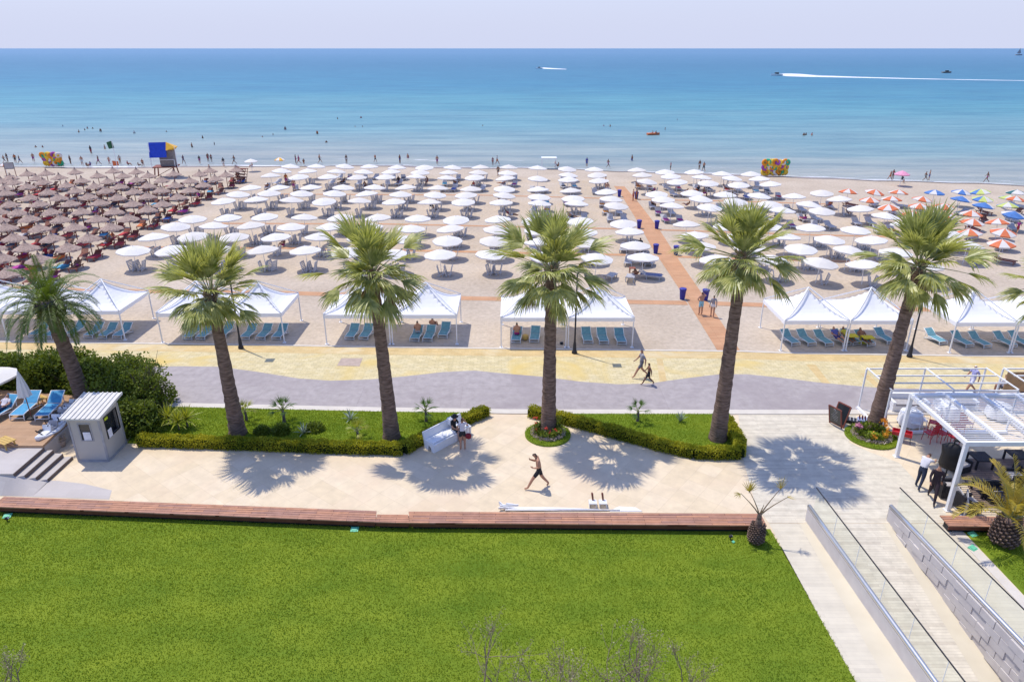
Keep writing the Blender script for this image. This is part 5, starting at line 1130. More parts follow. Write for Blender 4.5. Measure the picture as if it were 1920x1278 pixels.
mb = MB(); mb.box((W_/2, D_/2, .5), (W_-.15, D_-.15, .02)); mb.box((W_-.2, .8, .98), (.3, 1.1, .04)); mb.build('counter', M['darkm'], root)
mb = MB()
for x, y in ((0, 0), (W_, 0), (W_, D_)): mb.bar((x, y, 0), (x, y, bh), .085)
mb.box((W_/2, -.012, .05), (W_, .09, .10)); mb.box((W_+.012, D_/2, .05), (.09, D_, .10)); mb.build('corner_trim', M['boothtrim'], root)
mb = MB(); wall_with_hole(mb, (.38, -.02, 1.08), (1, 0, 0), .58, .91, (.05, .53, .05, .86), .05); f = mb.build('window', M['boothtrim'], root)
mb = MB(); mb.box((.67, .0, 1.53), (.49, .012, .82)); mb.build('pane', M['glassd'], f); mb = MB(); mb.box((.70, -.035, 1.33), (.34, .006, .42)); mb.build('notice', M['paper'], f)
mb = MB(); wall_with_hole(mb, (W_+.02, .31, .98), (0, 1, 0), 1.08, 1.1, (.04, 1.04, .04, 1.06), .05); f = mb.build('window', M['black'], root)
mb = MB(); mb.box((W_+.05, .53, 1.2), (.006, .30, .42)); mb.build('notice', M['paper'], f); mb = MB(); mb.box((W_-.1, .62, 1.85), (.05, .36, .12)); mb.build('yellow_sign', colmat((.6, .7, .03)), f)
mb = MB(); mb.box((W_-.18, .9, 1.5), (.012, 1.05, 1.0)); mb.build('pane', M['glassd'], f)
rt = empty('roof', (0, 0, 0)); rt.parent = root
mb = MB(); x0, x1, y0, y1 = -.22, W_+.22, -.22, D_+.3
vs = [(x0, y0, bh+.04), (x1, y0, bh+.04), (x1, y1, bh+.30), (x0, y1, bh+.30), (x0, y0, bh+.12), (x1, y0, bh+.12), (x1, y1, bh+.38), (x0, y1, bh+.38)]
mb.add(vs, [(0, 3, 2, 1), (4, 5, 6, 7), (0, 1, 5, 4), (1, 2, 6, 5), (2, 3, 7, 6), (3, 0, 4, 7)]); mb.build('roof_sheet', M['roofp'], rt)
mb = MB()
for k in range(9): x = x0+.03+k*(x1-x0-.06)/8; mb.bar((x, y0-.01, bh+.135), (x, y1+.01, bh+.395), .05, .05)
mb.build('roof_ribs', M['roofp'], rt)

# raised terrace, steps and deck at the left
TZ = .72; rl = [((82, 838), (24, 888)), ((99, 843), (45, 891)), ((117, 850), (66, 895)), ((135, 855), (88, 898))]
lines = [(P(a[0], a[1], TZ-.18*i), P(b[0], b[1], TZ-.18*i)) for i, (a, b) in enumerate(rl)]
far = P(82, 836, TZ); mb = MB()
mb.prism([(-60, lines[0][1][1]), (-60, 31.5), (lines[0][0][0], 31.5), lines[0][0][:2], lines[0][1][:2]], 0, TZ); struct('terrace', mb, M['greystone'])
for i in range(3):
    a, b = lines[i], lines[i+1]; mb = MB(); mb.prism([a[0][:2], b[0][:2], b[1][:2], a[1][:2]], 0, TZ-.18*(i+1)); st_ = struct('step', mb, M['greystone'])
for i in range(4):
    a = lines[i]; z1 = TZ-.18*i; mb = MB(); mb.prism([a[0][:2], (a[0][0]+.022, a[0][1]), (a[1][0]+.022, a[1][1]+.02), (a[1][0], a[1][1]+.02)], max(.035, z1-.175), z1-.006); struct('step_riser_shade', mb, colmat((.15, .115, .10)))  # thin dark strips added over the risers to deepen their shade
mb = MB(); L0 = [(-60, lines[0][1][1], TZ)]+[l[1] for l in lines[:1]]; tops = [(-60., lines[0][1][1], TZ+.002)]; tops.append((lines[0][1][0]-1.2, lines[0][1][1], TZ+.002))
for i, l in enumerate(lines):
    tops.append((l[1][0], l[1][1]+.01, max(.04, TZ-.18*i-.12)))
bot = [(p[0], 24.75+0*p[0], .038) for p in tops]; n = len(tops); mb.add(tops+bot, [(i, n+i, n+i+1, i+1) for i in range(n-1)]); struct('terrace_slope', mb, M['greystone'], True)
dk = px([(-400, 835), (80, 835), (104, 812), (150, 772), (150, 742), (-400, 700)], .84); mb = MB(); mb.prism([q[:2] for q in dk], TZ+.004, .84); struct('wooden_deck', mb, M['deck'])
DZ = .84
pr2 = (sling_proto('sun_lounger', 'blue'), [False])
def deck_lounger(f, h, lab):
    a, b = Vector(P(*f, DZ+.3)), Vector(P(*h, DZ+.75)); d = b-a; place(pr2[0], pr2[1], ((a.x+b.x)/2, (a.y+b.y)/2, DZ), face(d.x, d.y), lab, 'blue sling loungers on the deck', (1., d.length/2.0, 1.))
    return (a+b)/2, face(d.x, d.y)
c0, a0 = deck_lounger((-28, 786), (27, 738), 'blue lounger at the far left with the reclining man'); deck_lounger((30, 778), (66, 731), 'blue lounger left of the small yellow table'); deck_lounger((77, 779), (110, 731), 'blue lounger nearest the white kayaks')
person((c0.x+.0, c0.y+.15, DZ-.02), a0+R(180), 'lounge', ('tee', 'trousers'), (.60, .56, .60), (.02, .04, .10), 'man in white shirt and dark jeans reclining on the leftmost deck lounger', fine=True)
def side_table(x, y, z, lab, s=1., rz=0):
    B = P(x, y, z); root = empty('side_table', B, rz=rz, label=lab, cat='side table', group='yellow wooden side tables'); mb = MB()
    for k in range(4): mb.box((0, -.21+k*.14, .36), (.62*s, .125, .03))
    mb.build('table_top', M['ywood'], root)
    for sx_ in (-1, 1):
        for sy_ in (-1, 1): mb = MB(); mb.bar((sx_*.24*s, sy_*.2, 0), (sx_*.24*s, sy_*.2, .34), .05); mb.build('leg', M['ywood'], root)
side_table(77, 758, DZ, 'yellow wooden side table between the two empty deck loungers', 1, R(-30)); side_table(13, 838, TZ, 'low yellow wooden table at the front edge of the deck', 1.3, R(-25))
# closed parasol
a, b = Vector(P(60, 784, DZ)), None; zt = zat(697, a.y); b = Vector((xat(33, a.y, zt), a.y, zt)); root = empty('closed_parasol', a, label='closed off white parasol leaning beside the deck loungers', cat='parasol'); ax = b-a
mb = MB(); mb.tube([(0, 0, 0), tuple(ax)], .022, 8); mb.build('pole', M['wood'], root); mb = MB(); mb.lathe([(.25, 0), (.25, .07), (.04, .1)], 12); mb.build('base', M['black'], root)
mb = MB(); q = ax.to_track_quat('Z', 'Y').to_matrix(); vs = []; n = 16; Ls = [(.34, .50), (.31, .49), (.24, .68), (.14, .85), (.05, .985), (.015, 1.02)]
for rr, t_ in Ls:
    for j in range(n): aa = 2*math.pi*j/n; k_ = rr*(1 if j % 2 else .72); vs.append(tuple(ax*t_+q @ Vector((k_*math.cos(aa), k_*math.sin(aa), 0))))
mb.add(vs, [(i*n+j, i*n+(j+1) % n, (i+1)*n+(j+1) % n, (i+1)*n+j) for i in range(len(Ls)-1) for j in range(n)]); mb.build('canopy', M['canvas'], root)
q = P(-22, 700, 2.4); pz = parasol_proto('deck_parasol', 'parasol', [M['canvas']], r=1.25, z=1.9, rise=.3); pz.location = (q[0], q[1], .3); pz['label'] = 'white open parasol cut off by the left edge above the deck'
# kayaks
def kayak(a, b, z, lab, seed):
    A_, B_ = Vector(P(*a, z)), Vector(P(*b, z)); d = B_-A_; root = empty('kayak', A_, rz=math.atan2(d.y, d.x), label=lab, cat='kayak', group='white kayaks stored on the deck edge'); L = d.length; mb = MB(); n = 14; k = 20; vs = []
    for i in range(k+1):
        t_ = i/k; w_ = .36*math.sin(math.pi*(.04+.92*t_))**.6; zc = .12*(2*t_-1)**2
        for j in range(n): aa = 2*math.pi*j/n; vs.append((t_*L, w_*math.cos(aa), zc+.15*math.sin(aa)*(1 if math.sin(aa) < 0 else .7)))
    mb.add(vs, [(i*n+j, i*n+(j+1) % n, (i+1)*n+(j+1) % n, (i+1)*n+j) for i in range(k) for j in range(n)]+[tuple(range(n))[::-1], tuple(k*n+j for j in range(n))]); mb.build('hull', M['white'], root, smooth=True)
    r = random.Random(seed)
    for t_ in (.28, .5, .72): mb = MB(); mb.box((t_*L, 0, .13), (.36, .42, .04)); mb.box((t_*L+.18, 0, .26), (.05, .42, .28), rot=Matrix.Rotation(R(15), 3, 'Y')); mb.build('seat', M['white'] if t_ != .5 else M['cush'], root)
    for t_ in (.15, .42, .8): mb = MB(); mb.tube([(t_*L, r.uniform(-.2, .2), .1), (t_*L-.1, r.uniform(-.2, .2), .42)], .025, 6); mb.build('peg', M['black'], root)
    mb = MB(); mb.tube([(.3*L, .22, .2), (.85*L, -.1, .24)], .02, 6); mb.box((.27*L, .23, .2), (.3, .15, .02)); mb.build('paddle', M['black'], root)
kayak((70, 826), (124, 787), .85, 'white sit on top kayak nearest the steps', 1); kayak((88, 806), (140, 764), .9, 'white kayak lying behind the nearest one', 2); kayak((104, 790), (148, 756), .95, 'white kayak farthest from the steps, partly behind the booth roof', 3)
B = P(117, 836, .03); mb = MB(); mb.lathe([(.14, 0), (.19, .28), (.16, .3)], 12); root = mb.build('plant_pot', M['terracotta'], smooth=True); root.location = B; tag(root, 'small clay plant pot in the shade left of the booth', 'plant pot')
o = leafcloud(160, lambda rg, n: (rg.normal(size=(n, 3))*[.09, .09, .08]+[0, 0, .42], np.tile([0, 0, 1.], (n, 1))), .12, 5).build('foliage', M['flowp'], root)

# ------------------------------------------------------------------ pergolas
PX0, PX1, PY0, PY1, PZ = 17.85, 30.2, 23.75, 27.85, 3.2
root = empty('slatted_pergola', (PX0, PY0, .03), label='white slatted pergola over the cafe terrace, nearest the ramp', cat='pergola'); WX, WY = PX1-PX0, PY1-PY0; zb = PZ-.03
for x in (0, 6.2, WX):
    for y in (0, WY): mb = MB(); mb.bar((x, y, 0), (x, y, zb-.09), .15); mb.box((x, y, .02), (.26, .26, .04)); mb.build('post', M['white'], root)
for y in (0, WY): mb = MB(); mb.bar((-.08, y, zb), (WX+.08, y, zb), .14, .18); mb.build('beam', M['white'], root)
for i in range(9): x = WX*i/8; mb = MB(); mb.bar((x, .073, zb+.005), (x, WY-.073, zb+.005), .14, .16); mb.build('rafter', M['white'], root)
for i in range(8):
    for k in range(27):
        y = .13+k*(WY-.26)/26; mb = MB() if k == 0 else mb
        mb.box((WX*(i+.5)/8, y, zb+.02), (WX/8-.15, .05, .012), rot=Matrix.Rotation(R(-10), 3, 'X'))
    mb.build('slat_panel', M['white'], root)
def frame(name, x0, x1, y0, y1, z, nb, lab, posts):
    root = empty(name, (x0, y0, .03), label=lab, cat='pergola', group='open white frames beside the road'); W_, D_ = x1-x0, y1-y0
    for x in posts:
        for y in (0, D_): mb = MB(); mb.bar((x, y, 0), (x, y, z), .07); mb.box((x, y, .02), (.2, .2, .04)); mb.build('post', M['white'], root)
    for k in range(nb): y = D_*k/(nb-1); mb = MB(); mb.bar((0, y, z+.02), (W_, y, z+.02), .06); mb.build('cross_bar', M['white'], root)
    for x in posts: mb = MB(); mb.bar((x, 0, z+.075), (x, D_, z+.075), .065, .05); mb.build('side_beam', M['white'], root)
    mb = MB(); mb.bar((0, -.06, .09), (W_, -.06, .09), .16, .12); mb.bar((-.06, 0, .09), (-.06, D_, .09), .12, .12); mb.build('ground_rail', M['white'], root); return root
frame('frame_pergola', 18.2, 24.3, 30.0, 32.5, 2.3, 4, 'open white metal frame by the road, left of its neighbour', (0, 3.0, 6.1))
fr = frame('frame_pergola', 25.2, 30.0, 30.0, 32.5, 2.3, 4, 'open white metal frame cut by the right edge, with tan panel', (0, 4.8))
mb = MB(); mb.box((2.4, 2.45, 1.6), (4.3, .04, 1.1)); mb.build('panel', M['tan'], fr)

# cafe furniture
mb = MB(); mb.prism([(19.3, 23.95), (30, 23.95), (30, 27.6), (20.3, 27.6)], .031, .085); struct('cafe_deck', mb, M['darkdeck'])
def chair(name, m, lab, x, y, rz, grp, seat=.45):
    B = P(x, y, .03); root = empty(name, B, rz=rz, label=lab, cat='chair', group=grp)
    mb = MB(); mb.box((0, 0, seat), (.44, .44, .035)); mb.build('seat', M[m], root)
    mb = MB()
    for k in range(3): mb.box((0, -.21-.012*k, seat+.14+k*.13), (.42, .02, .09))
    mb.build('backrest', M[m], root)
    for sx_ in (-1, 1):
        mb = MB(); mb.tube([(sx_*.20, .19, seat), (sx_*.22, .22, 0)], .016, 6); mb.build('leg', M[m], root)
        mb = MB(); mb.tube([(sx_*.21, -.26, seat+.45), (sx_*.20, -.20, seat), (sx_*.22, -.27, 0)], .016, 6); mb.build('leg', M[m], root)
        mb = MB(); mb.tube([(sx_*.22, -.2, seat+.22), (sx_*.23, .2, seat+.2), (sx_*.21, .2, seat)], .015, 6); mb.build('armrest', M[m], root)
for i, (x, y, rz_) in enumerate(((1741, 826, 20), (1762, 826, 200), (1784, 832, 175), (1748, 806, 60), (1792, 812, 10), (1808, 806, 190))):
    chair('metal_chair', 'red', 'red metal chair, %s' % ('nearest the white pergola post', 'second from the left in the red group', 'front right one under the pergola edge', 'set behind the leftmost red chair', 'seen through the slats, left one', 'seen through the slats, right one')[i], x, y, R(rz_), 'red metal chairs under the pergola')
for i, (x, y, rz_) in enumerate(((1712, 806, 160), (1724, 800, 260), (1698, 788, 30), (1760, 781, 100), (1795, 779, 250))):
    chair('white_chair', 'white', 'white chair, %s' % ('front left of the round cloth table', 'right of the round cloth table', 'behind the round cloth table', 'left of the second cloth table', 'right of the second cloth table')[i], x, y, R(rz_), 'white chairs on the cafe terrace')
for i, (x, y) in enumerate(((1704, 797), (1778, 783), (1868, 783))):
    B = P(x, y, .03); root = empty('cloth_table', B, label='round table under white cloth, %s' % ('beside the leaning palm', 'middle one seen through the slats', 'right one seen through the slats')[i], cat='table', group='cloth covered tables')
    mb = MB(); n = 24; vs = []
    for rr, z in ((.02, .762), (.50, .762), (.515, .74), (.56, .12)):
        for j in range(n): aa = 2*math.pi*j/n; k_ = rr*(1+(.10*math.sin(aa*6) if z < .5 else 0)); vs.append((k_*math.cos(aa), k_*math.sin(aa), z))
    mb.add(vs, [(a_*n+j, (a_+1)*n+j, (a_+1)*n+(j+1) % n, a_*n+(j+1) % n) for a_ in range(3) for j in range(n)]); mb.build('cloth', M['white'], root, smooth=True)
    mb = MB(); mb.tube([(0, 0, 0), (0, 0, .74)], .04, 8); mb.build('leg', M['steel'], root)
def sofa(x, y, w_, lab, rz=0, body='white', cu='cush'):
    B = P(x, y, .03); root = empty('sofa', B, rz=rz, label=lab, cat='sofa'); mb = MB(); mb.box((0, 0, .18), (w_, .8, .34)); mb.build('base', M[body], root)
    mb = MB(); mb.box((0, -.36, .5), (w_, .14, .5)); mb.build('backrest', M[body], root)
    for s_ in (-1, 1): mb = MB(); mb.box((s_*(w_/2-.07), .04, .44), (.14, .7, .22)); mb.build('armrest', M[body], root)
    k = max(1, int(w_/.7))
    for i in range(k): mb = MB(); mb.box((-w_/2+.16+(i+.5)*(w_-.32)/k, .05, .40), ((w_-.36)/k, .66, .11)); mb.build('cushion', M[cu], root)
sofa(1700, 766, 1.9, 'long white sofa behind the round cloth table', R(178)); sofa(1790, 764, 1.9, 'white sofa seen through the pergola slats', R(178))
for i, (x, y, rz_) in enumerate(((1772, 925, -95), (1812, 955, -80), (1795, 880, 200), (1862, 935, 180), (1902, 905, 90))):
    B = P(x, y, .08); root = empty('wicker_armchair', B, rz=R(rz_), label='black wicker armchair, %s' % ('pale cushions, back turned to the waiters', 'nearest the slatted bench', 'below the black tray the waiter carries', 'behind the yellowing palm', 'at the right edge of the cafe deck')[i], cat='armchair', group='black wicker armchairs on the cafe deck')
    mb = MB(); mb.box((0, 0, .17), (.72, .72, .30)); mb.build('base', M['wicker'], root); mb = MB(); mb.box((0, -.31, .50), (.72, .11, .44)); mb.build('backrest', M['wicker'], root)
    for s_ in (-1, 1): mb = MB(); mb.box((s_*.31, .06, .44), (.10, .60, .24)); mb.build('armrest', M['wicker'], root)
    mb = MB(); mb.box((0, .05, .38), (.50, .58, .11)); mb.build('cushion', M['cush'], root)
for i, (x, y) in enumerate(((1846, 925), (1835, 872), (1905, 868), (1888, 950))):
    B = P(x, y, .08); root = empty('low_table', B, label='low black table, %s' % ('in the middle of the wicker armchairs', 'behind the tray, seen past the post', 'at the right edge under the front beam', 'behind the palm trunk')[i], cat='table', group='low black tables on the cafe deck')
    mb = MB(); mb.box((0, 0, .46), (.8, .8, .05)); mb.build('table_top', M['wicker'], root)
    for sx_ in (-1, 1):
        for sy_ in (-1, 1): mb = MB(); mb.bar((sx_*.36, sy_*.36, 0), (sx_*.36, sy_*.36, .43), .07); mb.build('leg', M['wicker'], root)
# grey windbreak panels standing at the deck corner
for i, (x, y, rz_) in enumerate(((1788, 942, 78), (1806, 962, 60))):
    B = P(x, y, .03); mb = MB(); mb.box((0, 0, .42), (1.2, .05, .8)); mb.box((0, .03, .04), (1.2, .2, .05)); o = mb.build('deck_screen', M['boothtrim'] if i else M['cush']); o.location = B; o.rotation_euler = (0, 0, R(rz_)); tag(o, 'low grey screen panel %s' % ('beside the pergola post, rear one', 'nearest the slatted bench')[i], 'screen', 'grey screens at the cafe corner')
# waiters
person(P(1722, 914, .03), R(-55), 'reach', ('tee', 'trousers'), (.72, .70, .72), (.03, .04, .07), 'waiter in white shirt and navy trousers leaning to lift a black canopy', fine=True, scale=1.03)
person(P(1745, 938, .03), R(150), 'walk', ('long', 'trousers'), (.03, .02, .028), (.03, .02, .026), 'waiter in black waistcoat and trousers walking towards the ramp', fine=True, scale=1.03)
B = P(1772, 893, .03); root = empty('folded_canopy', B, rz=R(-40), label='large folded black canopy held by the waiters', cat='canopy'); mb = MB(); n = 10; vs = []
for i, (rr, z) in enumerate(((.30, .45), (.36, .6), (.34, 1.1), (.40, 1.5), (.18, 1.68))):
    for j in range(n): aa = 2*math.pi*j/n; vs.append((rr*math.cos(aa)*(1+.1*(j % 2)), .55*rr*math.sin(aa), z))
mb.add(vs, [(a_*n+j, a_*n+(j+1) % n, (a_+1)*n+(j+1) % n, (a_+1)*n+j) for a_ in range(4) for j in range(n)]+[tuple(range(n))[::-1]]+[tuple(4*n+j for j in range(n))]); mb.build('cover', M['black'], root, smooth=True)
mb = MB(); mb.tube([(0, 0, 0), (0, 0, 1.9)], .03, 8); mb.tube([(0, 0, 1.85), (.5, 0, 1.95)], .07, 8); mb.build('pole', M['black'], root)
person(P(1878, 742, .03), R(5), 'sit', ('tee', 'shorts'), (.72, .70, .72), (.1, .1, .12), 'seated person in white shirt seen from behind past the frame', fine=True); person(P(1908, 748, .03), R(-60), 'sit', ('tee', 'shorts'), (.18, .02, .03), (.1, .1, .12), 'seated person in dark red shirt by the right edge', fine=True, skin=SKIN2)
mb = MB()
# A-frame menu board, cases, red crate
B = P(1568, 797, .036); root = empty('menu_board', B, rz=R(-62), label='brown framed black A-frame menu board standing on the plank walk', cat='sign board')
for s_, nm in ((-1, 'front_panel'), (1, 'rear_panel')):
    rot = Matrix.Rotation(R(-16*s_), 3, 'X'); mb = MB(); c_ = Vector((0, s_*.22, .58))
    mb.box(c_, (.66, .02, 1.0), rot=rot, m=0)
    for sx_ in (-1, 1): mb.box(c_+rot @ Vector((sx_*.35, 0, -.04)), (.06, .045, 1.14), rot=rot, m=1)
    mb.box(c_+rot @ Vector((0, 0, .52)), (.64, .045, .06), rot=rot, m=1); mb.box(c_+rot @ Vector((0, 0, -.50)), (.64, .045, .06), rot=rot, m=1); f = mb.build(nm, [M['glassd'], colmat((.22, .07, .05))], root)
    mb = MB(); yy = s_*.016
    r = random.Random(8)
    for k in range(7): wl_ = r.uniform(.18, .42); mb.box(c_+rot @ Vector((r.uniform(-.05, .05), yy, .34-k*.10)), (wl_, .004, .018), rot=rot)
    mb.box(c_+rot @ Vector((0, yy, .43)), (.12, .004, .05), rot=rot); mb.build('chalk_lines', M['cush'], f)
B = P(1596, 791, .036); root = empty('black_case', B, rz=R(-25), label='flat black ribbed case lying behind the menu board', cat='case'); mb = MB(); mb.box((0, 0, .09), (.75, .45, .16)); mb.build('shell', M['black'], root); mb = MB()
for k in range(4): mb.box((-.24+k*.16, 0, .18), (.05, .36, .02))
mb.build('ribs', M['boothtrim'], root)
B = P(1618, 793, .036); root = empty('crate', B, rz=R(-20), label='blue and white crate of bottles beside the leaning palm', cat='crate'); mb = MB(); mb.box((0, 0, .12), (.55, .38, .22)); mb.build('box', colmat((.30, .36, .55)), root); mb = MB()
for k in range(8): mb.lathe([(.035, 0), (.035, .16), (.012, .24)], 6, c=(-.2+(k % 4)*.13, -.08+(k//4)*.17, .16))
mb.build('bottles', colmat((.12, .02, .05)), root)
B = P(1688, 826, .036); root = empty('red_cart', B, rz=R(-28), label='low red tray cart on thin legs beside the round flower bed', cat='cart'); mb = MB(); mb.box((0, 0, .38), (.85, .42, .05)); mb.box((0, .2, .45), (.85, .03, .16)); mb.box((0, -.2, .45), (.85, .03, .16)); mb.box((-.41, 0, .45), (.03, .38, .16)); mb.box((.41, 0, .45), (.03, .38, .16)); mb.build('tray', M['red'], root)
for sx_ in (-1, 1):
    for sy_ in (-1, 1): mb = MB(); mb.tube([(sx_*.36, sy_*.16, .36), (sx_*.42, sy_*.18, 0)], .015, 6); mb.build('leg', M['darkm'], root)

# ------------------------------------------------------------------ near palms
B = P(1416, 1016, .03); r = random.Random(9); root = empty('bare_palm', B, label='stunted palm with shaggy trunk and two bare stems at the lawn corner', cat='palm')
mb = MB(); mb.lathe([(.20, -.05), (.29, .1), (.33, .35), (.30, .6), (.18, .85), (.13, 1.15), (.10, 1.4), (.05, 1.5)], 14)
for i in range(150):
    az = i*2.4; z = .05+.85*(i/150); rr = .31-.1*max(0, z-.5)/.4; p = Vector((math.cos(az)*rr, math.sin(az)*rr, z)); mb.bar(p, p+Vector((math.cos(az), math.sin(az), 1.2))*.10, .07, .035)
mb.build('trunk', M['trunk'], root)
mb = MB(); tips = []
for (tx, ty, tz) in ((-.62, .1, 2.55), (.85, .15, 2.65), (.10, -.05, 1.95), (-.95, .2, 2.35), (1.1, -.1, 2.35)):
    e = Vector((tx, ty, tz)); m_ = Vector((tx*.55, ty*.5, 1.4+(tz-1.4)*.6)); mb.tube([(0, 0, 1.38), tuple(m_*.5+Vector((0, 0, .72))), tuple(m_), tuple(e)], [.035, .028, .02, .012], 6); tips.append(e)
mb.build('stems', M['dead'], root); mb = MB()
for e in tips[:2]:
    for k in range(2): fan_leaf(mb, e-Vector((0, 0, .1)), Vector((r.uniform(-.12, .12), r.uniform(-.1, .1), 1)), .06, .62, r, .12, nseg=9)
for e in tips[3:]:
    for k in range(2): fan_leaf(mb, e, Vector((e.x, r.uniform(-.5, .5), -.1)), .04, .38, r, .3, nseg=7)
mb.build('leaves', [M['datey'], M['petiole']], root); root.scale = (.8, .8, .9)
B = P(1879, 1018, .03); root = empty('young_date_palm', B, label='short date palm with yellowing fronds at the right edge', cat='palm')
mb = MB(); mb.lathe([(.22, -.05), (.36, .1), (.40, .4), (.34, .75), (.22, 1.05), (.12, 1.2)], 14)
for i in range(130):
    az = i*2.4; z = .02+1.05*(i/130); rr = .38-.12*max(0, z-.5)/.5; p = Vector((math.cos(az)*rr, math.sin(az)*rr, z)); mb.bar(p, p+Vector((math.cos(az), math.sin(az), 1.2))*.14, .10, .05)
mb.build('trunk', M['trunk'], root); mb = MB()
for i in range(17):
    t_ = (i+.5)/17; el = R(84-62*t_+r.uniform(-6, 6)); az = i*2.39996+2.2; d = Vector((math.cos(el)*math.cos(az), math.cos(el)*math.sin(az), math.sin(el)))
    pinnate(mb, (0, 0, 1.1), d, 2.35*r.uniform(.85, 1.1), r, .7+.35*t_, ll=.46, n=34, wl=.022, vee=.6)
mb.build('crown', [M['datey'], M['petiole']], root)

# dry shrub tops in the foreground
def dry_shrub(x, y, Yd, seed, label, spread=.9, hgt=None):
    r = random.Random(seed); zt = zat(y, Yd); X = xat(x, Yd, zt); root = empty('dry_shrub', (X, Yd, .03), label=label, cat='shrub', group='dry shrubs at the lower edge'); mb = MB(); lf = []
    def br(p, d, L, rad, dep):
        pts = [p]; q = p
        for k in range(4): d = (d+Vector((r.uniform(-.25, .25), r.uniform(-.25, .25), r.uniform(-.05, .16)))).normalized(); q = q+d*L/4; pts.append(q)
        mb.tube(pts, [rad*(1-.12*k) for k in range(5)], 5, cap=False)
        if dep == 0:
            for k in range(9): lf.append(pts[r.randrange(2, 5)]+Vector((r.gauss(0, .05),)*1+(r.gauss(0, .05), r.gauss(0, .05))))
            return
        for k in range(3 if dep > 1 else 5):
            t_ = r.choice((2, 3, 4)); dd = (d*.8+Vector((r.uniform(-1, 1), r.uniform(-1, 1), r.uniform(-.2, .7)))*spread).normalized(); br(pts[t_], dd, L*r.uniform(.45, .68), rad*.5, dep-1)
    for k in range(3): br(Vector((r.uniform(-.15, .15), r.uniform(-.15, .15), 0)), Vector((r.uniform(-.5, .5), r.uniform(-.3, .3), 1)).normalized(), zt*.62, .05, 3)
    mx = max(v[2] for v in mb.v); sc_ = zt/mx; root.scale = (sc_, sc_, sc_); mb.build('branches', M['dryb'], root)
    A = np.array([tuple(v) for v in lf]); leafcloud(len(A), lambda rg, n: (A, rg.normal(size=(n, 3))), .05, seed).build('leaves', M['drl'], root)
M['drl'] = leafmat('dry_leaf', (.20, .19, .09), (.36, .33, .18), trans=.2)
dry_shrub(955, 1158, 13.2, 1, 'dry leafless shrub left of centre at the lower edge'); dry_shrub(1105, 1170, 13.0, 2, 'dry twiggy shrub in the middle of the lower edge'); dry_shrub(1190, 1163, 13.2, 3, 'dry shrub right of centre at the lower edge'); dry_shrub(1285, 1222, 13.2, 4, 'low dry shrub farthest right on the lower edge'); dry_shrub(-2, 1245, 13.5, 6, 'dry twigs at the lower left corner')

# ------------------------------------------------------------------ far things by the sea
B = Vector(P(314, 332)); k_ = 1.0; root = empty('lifeguard_tower', B, rz=R(12), label='blue and yellow lifeguard tower on stilts by the sea', cat='lifeguard tower')
hb = zat(313, B.y); ht = zat(266, B.y); Wt = 2.6
for sx_ in (-1, 1):
    for sy_ in (-1, 1): mb = MB(); mb.bar((sx_*1.45, sy_*1.1, 0), (sx_*1.25, sy_*.9, hb+.1), .13); mb.build('leg', M['wood'], root)
mb = MB(); mb.bar((-1.4, -1.05, .2), (1.2, -.95, hb), .07); mb.build('brace', M['wood'], root)
mb = MB(); mb.box((.1, 0, hb+.1), (3.3, 2.6, .12)); mb.build('platform', M['wood'], root)
mb = MB(); mb.box((.55, 0, hb+1.3), (1.9, 1.8, 2.2)); mb.build('cabin', M['towergrey'], root)
mb = MB(); mb.bar((-1.55, -1.15, hb+.15), (-1.55, -1.15, hb+1.15), .06); mb.bar((-1.55, -1.15, hb+1.15), (1.6, -1.15, hb+1.15), .06); mb.bar((1.6, -1.15, hb+.15), (1.6, -1.15, hb+1.15), .06); mb.build('railing', M['white'], root)
mb = MB(); h0, h1 = hb+1.55, ht; mb.add([(-1.55, -1.5, h0), (.75, -1.5, h0), (.75, -.5, h1), (-1.55, -.5, h1), (-1.55, -1.42, h0-.03), (.75, -1.42, h0-.03), (.75, -.42, h1-.03), (-1.55, -.42, h1-.03)], [(0, 1, 2, 3), (4, 7, 6, 5), (0, 4, 5, 1), (1, 5, 6, 2), (2, 6, 7, 3), (3, 7, 4, 0)]); mb.build('back_panel', M['towerblue'], root)
mb = MB(); mb.add([(.78, -1.4, hb+2.5), (1.95, -.9, hb+2.55), (1.95, -.9, h1-.75), (.78, -.55, h1+.02), (.78, 1.2, hb+2.7), (1.95, 1.0, hb+2.75)], [(0, 1, 2, 3), (3, 2, 5, 4), (0, 3, 4), (1, 5, 2), (0, 4, 5, 1)]); mb.build('side_roof', M['toweryel'], root)
mb = MB(); mb.bar((1.9, -1.0, hb), (1.9, -1.0, hb+3), .07); mb.bar((-1.5, -1.3, hb), (-1.5, -1.0, h1), .07); mb.build('upright', M['white'], root)
B = Vector(P(222, 322)); zt = zat(264, B.y); root = empty('flagpole', B, label='leaning flagpole with dark green flag by the sea', cat='flagpole'); mb = MB(); mb.tube([(0, 0, 0), (xat(209, B.y, zt)-B.x, 0, zt)], .04, 6); mb.build('pole', M['white'], root)
tx = xat(209, B.y, zt)-B.x; mb = MB(); n = 8; vs = []
for i in range(n+1): vs += [(tx-i*.11, .05*math.sin(i), zt-.03*i), (tx+.2-i*.11, .05*math.sin(i+.4), zt-1.05-.02*i)]
mb.add(vs, [(2*i, 2*i+1, 2*i+3, 2*i+2) for i in range(n)]); mb.build('flag', M['green'], root)
B = Vector(P(213, 316)); root = empty('small_flag', B, label='small orange flag on a short pole below the green flag', cat='flag'); MB().tube([(0, 0, 0), (0, 0, 1.2)], .03, 5).build('pole', M['white'], root); mb = MB(); mb.add([(0, 0, 1.2), (.9, .1, 1.1), (.9, .1, .45), (0, 0, .4)], [(0, 3, 2, 1)]); mb.build('flag', M['orange'], root)
